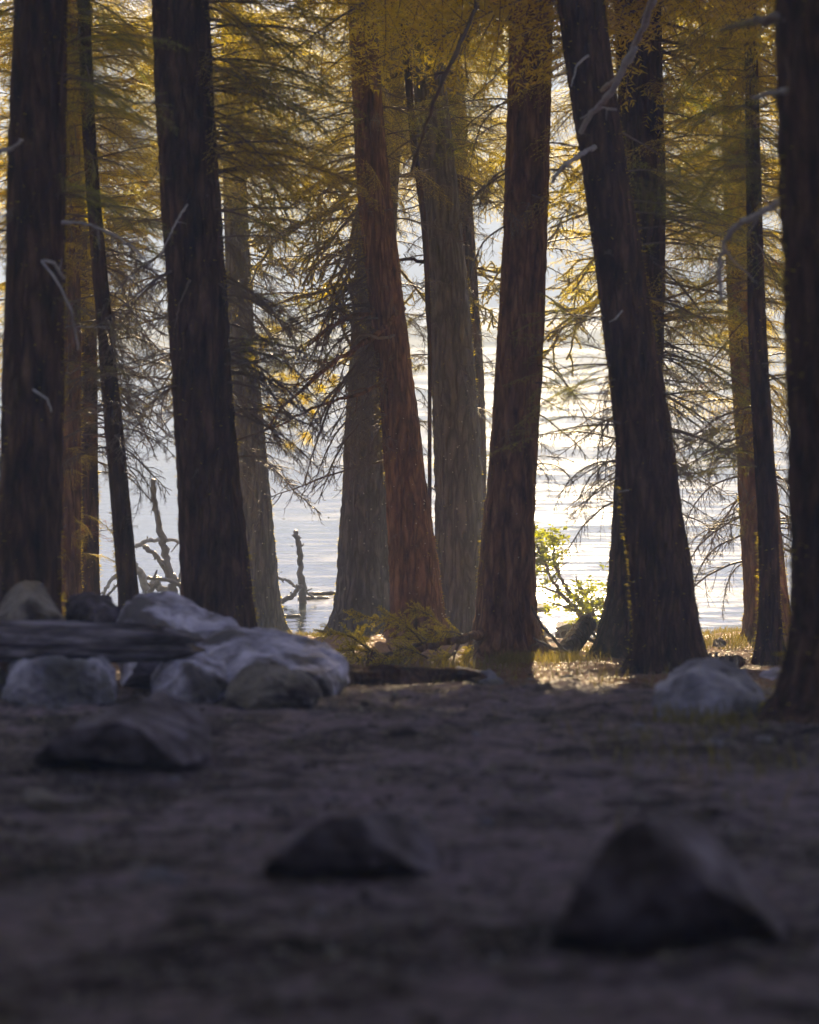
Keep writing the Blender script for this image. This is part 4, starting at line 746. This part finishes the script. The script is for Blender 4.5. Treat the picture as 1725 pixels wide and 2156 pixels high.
# fallen fir bough with a thick torn stem
fb = tag(empty('fallen_bough', P(880, 1395, 22.3)), 'fallen fir bough with yellow lit needles lying before the reddish trunk', 'fallen branch')
line_branch(fb, [(1022, 1333, 22.6), (985, 1342, 22.4), (940, 1350, 22.3), (890, 1368, 22.2), (820, 1388, 22.1), (760, 1402, 22.0)], 0.040, 0.018, 'bark_red', 'thick torn stem', 5, 81)
line_branch(fb, [(1005, 1340, 22.7), (950, 1340, 22.7), (900, 1352, 22.6), (830, 1372, 22.5), (740, 1395, 22.5)], 0.026, 0.012, 'dead', None, 6, 82)
def spray(parent, pts, seed, nl=0.022):
    rs = np.random.RandomState(seed); mb = MB(); q = np.array([P(*p) for p in pts]); n = 16
    s = np.linspace(0, len(q)-1, n+1); pp = np.stack([np.interp(s, range(len(q)), q[:, k]) for k in range(3)], -1)
    mb.tube(pp, np.linspace(0.010, 0.003, n+1), 5, 0); needles(mb, pp, rs, 0.004, nl, 0.006, 1, flat=0.2)
    for i in range(3, n):
        for sd in (-1, 1):
            t_ = unit(pp[i]-pp[i-1]); up = np.array([0, rs.uniform(-0.3, 0.3), 1.0]); d_ = t_*1.0+up*sd*rs.uniform(0.3, 0.9)+np.array([0, rs.normal(0, 0.4), -0.25])
            l = 0.05+0.13*(1-i/n)+0.06*rs.rand(); tw = wander(pp[i], d_, l, 4, 0.8, 0.3, rs)
            mb.tube(tw, np.linspace(0.004, 0.002, 5), 3, 0); needles(mb, tw, rs, 0.0035, nl, 0.006, 1, flat=0.1)
    link('spray', mb.build('spray', [M['dead'], M['needle_sunlit']]), parent)  # needles carry the golden rim light in their colour
for i, pts in enumerate(([(930, 1370, 22.5), (880, 1335, 22.7), (820, 1310, 22.9), (770, 1300, 23.0), (735, 1292, 23.0)],
                         [(900, 1365, 22.4), (870, 1330, 22.4), (835, 1303, 22.5), (812, 1292, 22.5)],
                         [(960, 1350, 22.5), (935, 1325, 22.6), (905, 1295, 22.7), (880, 1282, 22.7), (868, 1288, 22.7)],
                         [(985, 1345, 22.5), (960, 1330, 22.4), (930, 1330, 22.3), (905, 1340, 22.3)],
                         [(800, 1390, 22.1), (775, 1365, 22.0), (740, 1340, 21.9), (700, 1330, 21.8), (672, 1330, 21.8)],
                         [(820, 1385, 22.2), (790, 1375, 22.1), (750, 1368, 22.0), (715, 1370, 21.9)],
                         [(900, 1385, 22.0), (870, 1370, 21.9), (835, 1362, 21.8)], [(960, 1372, 22.0), (940, 1385, 21.9), (915, 1392, 21.8)],
                         [(1000, 1350, 22.0), (990, 1372, 21.9), (975, 1390, 21.8)], [(860, 1385, 22), (830, 1392, 21.9), (790, 1398, 21.8)],
                         [(930, 1352, 22.9), (905, 1345, 22.9), (880, 1340, 22.9)], [(760, 1395, 22.0), (745, 1375, 22), (748, 1352, 22), (760, 1335, 22)])):
    spray(fb, pts, 90+i)

# dead wood standing in the lake
def snag(label, limbs, seed, base):
    r = tag(empty('dead_snag', base), label, 'dead wood')
    for i, (pts, a, b) in enumerate(limbs): line_branch(r, pts, a, b, 'dead_grey' if i % 2 else 'dead', None, 0 if i == 0 else 4, seed+i)
    return r
M['dead'] = M['dead']
D = 36.0
snag('leaning bare pole and tangled dead limbs in the lake, left of the broadest trunk', [
    ([(322, 1008, D), (326, 1070, D), (340, 1130, D), (352, 1180, D), (362, 1225, D), (366, 1275, D)][::-1], 0.068, 0.034),
    ([(285, 1152, D+.3), (310, 1138, D+.3), (340, 1136, D+.2), (370, 1138, D+.1), (395, 1152, D)], 0.030, 0.018),
    ([(303, 1148, D), (325, 1165, D), (345, 1192, D), (358, 1215, D), (390, 1240, D), (400, 1250, D)], 0.030, 0.04),
    ([(285, 1190, D-.3), (300, 1215, D-.3), (320, 1262, D-.3)], 0.045, 0.05),
    ([(305, 1217, D-.2), (330, 1218, D-.2), (360, 1222, D-.1), (395, 1240, D)], 0.022, 0.03),
    ([(318, 1222, D), (340, 1240, D), (368, 1262, D)], 0.04, 0.05),
    ([(335, 1222, D-.4), (320, 1240, D-.4), (308, 1258, D-.4)], 0.035, 0.03),
    ([(255, 1208, D), (240, 1215, D), (225, 1235, D), (218, 1258, D)], 0.028, 0.02),
    ([(258, 1225, D-.2), (240, 1238, D-.2), (226, 1255, D-.2)], 0.02, 0.014),
    ([(385, 1255, D), (378, 1225, D), (380, 1205, D), (395, 1200, D)], 0.018, 0.015)], 120, P(366, 1275, D))
D = 37.0
snag('upright forked dead limb standing in the lake between two hazy trunks', [
    ([(626, 1118, D), (630, 1150, D), (634, 1200, D), (640, 1275, D)][::-1], 0.055, 0.032),
    ([(582, 1216, D), (605, 1222, D), (630, 1238, D), (668, 1262, D)], 0.024, 0.018),
    ([(592, 1268, D-.2), (612, 1258, D-.2), (636, 1232, D-.1)], 0.035, 0.03),
    ([(617, 1127, D), (626, 1130, D), (634, 1132, D)], 0.02, 0.012),
    ([(628, 1160, D), (640, 1145, D)], 0.012, 0.008)], 140, P(640, 1275, D))
for i, (u, v, l) in enumerate(((690, 1252, .25), (660, 1262, .2), (598, 1300, .2))):
    p = P(u, 540+F*4.5/ (27000/(v-540)), 27000/(v-540))
    thing_mesh('driftwood', log_mesh((p.x-l, p.y, 0.005), (p.x+l, p.y+0.1, 0.01), 0.03, 0.02, 70+i, 1, 10, 12, 0.3, ('dead', 'dead')),
               ['short driftwood stick floating just left of the palest flared trunk', 'short driftwood stick floating beside the upright forked limb', 'short driftwood stick floating below the forked limb'][i], 'driftwood', 'driftwood sticks on the lake')

# ---------------------------------------------------------------- leafy bush at the shore
bu = tag(empty('shore_bush', P(1285, 1345, 30.5)), 'bright yellow green leafy bush at the water between two brown trunks', 'bush')
limbs = [[(1262, 1330, 30.5), (1215, 1285, 30.4), (1180, 1250, 30.3), (1160, 1215, 30.2), (1145, 1180, 30.2), (1130, 1150, 30.2)],
         [(1260, 1325, 30.6), (1225, 1275, 30.6), (1195, 1240, 30.5), (1172, 1205, 30.5), (1165, 1150, 30.5)],
         [(1262, 1320, 30.7), (1240, 1275, 30.8), (1225, 1240, 30.8), (1216, 1222, 30.8)],
         [(1180, 1250, 30.3), (1150, 1238, 30.2), (1120, 1232, 30.1)], [(1230, 1290, 30.4), (1190, 1278, 30.2), (1140, 1262, 30.0)]]
for i, l in enumerate(limbs): line_branch(bu, l, 0.030 if i < 3 else 0.013, 0.013 if i < 3 else 0.006, 'dead', None, 5, 160+i)
rs = np.random.RandomState(5)
def leaves(n, cu, cv, su, sv, d, name='foliage'):
    mb = MB(); u = cu+rs.normal(0, su, n); v = cv+rs.normal(0, sv, n); dd = d+rs.normal(0, 0.22, n)
    # gather leaves in tufts
    k = rs.randint(0, max(6, n//22), n); tu = cu+rs.normal(0, 0.95, n)*su; tv = cv+rs.normal(0, 0.95, n)*sv; td = d+rs.uniform(-.4, .4, n)
    u = tu[k]+rs.normal(0, 6, n); v = tv[k]+rs.normal(0, 3.5, n); dd = td[k]+rs.normal(0, 0.04, n)
    for i in range(n):
        c = np.array(P(u[i], v[i], dd[i])); l = rs.uniform(0.03, 0.06); a = unit(rs.normal(0, 1, 3)*[1, 1, 0.45]); b = unit(np.cross(a, rs.normal(0, 1, 3)*[1, 1, 0.4]+[0, 0, 1])); nrm = np.cross(a, b)
        Q = [c, c+a*l*0.35+b*l*0.27+nrm*l*0.05, c+a*l*0.75+b*l*0.2, c+a*l, c+a*l*0.75-b*l*0.2, c+a*l*0.35-b*l*0.27+nrm*l*0.05]
        mb.add(Q, f4=[(0, 1, 2, 5), (5, 2, 3, 4)])
    tag(link(name, mb.build('foliage', [M['leaf']], smooth=False), bu), kind='stuff')
leaves(1300, 1150, 1160, 24, 28, 30.3); leaves(1500, 1235, 1268, 40, 22, 30.6); leaves(60, 1150, 1235, 18, 8, 30.1); leaves(70, 1272, 1225, 14, 14, 30.8); leaves(60, 1205, 1285, 25, 6, 30.3)

# low curved wall by the water
lw = tag(empty('low_wall', P(1180, 1352, 31.5)), 'low curved brown wall with pale capping seen at the water left of the leaning log', 'low wall')
def arc_band(pts, w0, h, d, matl, name, depth=0.25):
    mb = MB(); q = np.array([P(u, v, d) for u, v in pts]); s = np.linspace(0, len(q)-1, 24); q = np.stack([np.interp(s, range(len(q)), q[:, k]) for k in range(3)], -1)
    for _ in range(3): q[1:-1] = (q[:-2]+2*q[1:-1]+q[2:])/4
    n = len(q); V = []
    for p in q: V += [(p[0], p[1]-depth/2, p[2]), (p[0], p[1]+depth/2, p[2]), (p[0], p[1]+depth/2, p[2]-h), (p[0], p[1]-depth/2, p[2]-h)]
    f = []
    for i in range(n-1):
        for k in range(4): f.append((i*4+k, (i+1)*4+k, (i+1)*4+(k+1) % 4, i*4+(k+1) % 4))
    f += [(3, 2, 1, 0), ((n-1)*4, (n-1)*4+1, (n-1)*4+2, (n-1)*4+3)]
    mb.add(V, f4=f); link(name, mb.build(name, [M[matl]], smooth=False), lw)
arc_band([(1172, 1318), (1182, 1313), (1196, 1309), (1215, 1308), (1232, 1308)], 0, 0.065, 31.2, 'plank', 'capping', 0.34)
arc_band([(1170, 1332), (1182, 1326), (1196, 1322), (1215, 1321), (1230, 1321)], 0, 0.20, 31.2, 'plank_brown', 'wall_face', 0.26)
arc_band([(1118, 1279), (1130, 1277), (1145, 1275), (1157, 1275)], 0, 0.055, 32.2, 'plank', 'capping', 0.3)
arc_band([(1122, 1322), (1135, 1314), (1150, 1318), (1160, 1335)], 0, 0.12, 31.0, 'plank', 'wall_face', 0.3)
for u in (1178, 1193, 1213): line_branch(lw, [(u, 1322, 31.02), (u+3, 1350, 31.02)], 0.012, 0.012, 'plank', None, 0, u, 5).name = 'post'

# ---------------------------------------------------------------- grass, litter, motes: stuff nobody could count
def grass(name, label, spots, seed, hmin, hmax, wid=0.004):
    rs = np.random.RandomState(seed); mb = MB()
    for (u, d, su, sd, n) in spots:
        x = ((u-U0)+rs.normal(0, su, n))*d/F; y = d+rs.normal(0, sd, n)
        z = np.array([gz(a, b) for a, b in zip(x, y)]); h = rs.uniform(hmin, hmax, n)
        lean = rs.normal(0, 0.35, (n, 2)); base = np.stack([x, y, z-0.01], -1); a = rs.uniform(0, math.pi, n)
        wv = np.stack([np.cos(a), np.sin(a), 0*a], -1)*wid
        mid = base+np.stack([lean[:, 0]*h*0.4, lean[:, 1]*h*0.4, h*0.6], -1); tip = base+np.stack([lean[:, 0]*h, lean[:, 1]*h, h*(1-0.2*np.abs(lean[:, 0]))], -1)
        V = np.stack([base-wv, base+wv, mid+wv*0.7, mid-wv*0.7, tip], 1).reshape(-1, 3); k = np.arange(n)*5
        mb.add(V, f4=np.stack([k, k+1, k+2, k+3], -1), f3=np.stack([k+3, k+2, k+4], -1))
    tag(link(name, mb.build(name, [M['grass']], smooth=False)), label, kind='stuff')
grass('grass', 'tufts of grass at the foot of the trunks and on the bank', [(1100, 22.6, 40, 0.3, 500), (1075, 22.0, 20, 0.2, 200), (1210, 22.5, 30, 0.3, 260), (1170, 22.4, 25, 0.3, 200), (1540, 27, 50, 0.8, 900), (1540, 31, 60, 0.8, 1500), (1260, 25, 30, 0.4, 300),
      (655, 32.6, 40, 0.5, 900), (1450, 33, 200, 0.3, 700), (700, 31.5, 60, 0.6, 500), (1480, 12.2, 60, 0.3, 160), (1500, 10.0, 160, 1.0, 160), (1230, 18, 250, 1.6, 250), (960, 21, 120, 0.5, 300)], 3, 0.03, 0.13)
def litter(seed, n):
    rs = np.random.RandomState(seed); mb = MB()
    d = 4.8+28*rs.rand(n)**0.8; u = rs.uniform(-60, 1780, n); x = (u-U0)*d/F
    z = np.array([gz(a, b) for a, b in zip(x, d)]); a = rs.uniform(0, 6.28, n); l = rs.uniform(0.008, 0.045, n); pitch = rs.normal(0, 0.35, n)
    dv = np.stack([np.cos(a)*l, np.sin(a)*l, np.abs(np.sin(pitch))*l*0.8], -1); wv = np.stack([-np.sin(a), np.cos(a), 0*a], -1)*rs.uniform(0.001, 0.005, n)[:, None]
    base = np.stack([x, d, z+0.003], -1)
    mb.add(np.stack([base-wv, base+wv, base+dv], 1).reshape(-1, 3), f3=np.arange(3*n).reshape(-1, 3))
    return mb.build('litter', [leaf_mat('needle_litter', (0.04, 0.026, 0.022), (0.30, 0.21, 0.17), (1.6, 1.1, 0.7), 0.3, 0.13)], smooth=False)
def gravel(seed, n):
    rs = np.random.RandomState(seed); mb = MB(); bm = bmesh.new(); bmesh.ops.create_icosphere(bm, subdivisions=1, radius=1)
    bv = np.array([v.co for v in bm.verts]); bf = np.array([[v.index for v in f.verts] for f in bm.faces]); bm.free()
    for i in range(n):
        d = 4.9+15*rs.rand(); x = rs.uniform(-0.16, 0.16)*d; r = 0.004+0.014*rs.rand()**2.5
        q = bv*(r*rs.uniform(0.7, 1.3, 3)*[1, 1, 0.6])*(1+0.3*rs.rand(len(bv), 1)); mb.add(q+[x, d, gz(x, d)+r*0.2], f3=bf)
    return mb.build('gravel', [M['rock_brown']], smooth=False)
tag(link('gravel', gravel(8, 3500)), 'grit and small chips of stone strewn over the dirt', kind='stuff')
tag(link('needle_litter', litter(4, 90000)), 'fallen needles, chips and twigs strewn over the forest floor', kind='stuff')
def motes(seed, n):
    rs = np.random.RandomState(seed); mb = MB()
    for i in range(n):
        d = rs.uniform(21, 32); c = np.array(P(rs.normal(780, 230), rs.uniform(820, 1340), d)); r = rs.uniform(0.004, 0.008)
        if c[2] < gz(c[0], c[1])+0.1: continue
        q = c+np.array([(1, 0, 0), (-1, 0, 0), (0, 1, 0), (0, -1, 0), (0, 0, 1), (0, 0, -1)])*r
        mb.add(q, f3=[(0, 2, 4), (2, 1, 4), (1, 3, 4), (3, 0, 4), (2, 0, 5), (1, 2, 5), (3, 1, 5), (0, 3, 5)])
    return mb.build('motes', [M['mote']])
tag(link('drifting_seeds', motes(6, 260)), 'sunlit seeds and midges drifting between the trunks', kind='stuff')
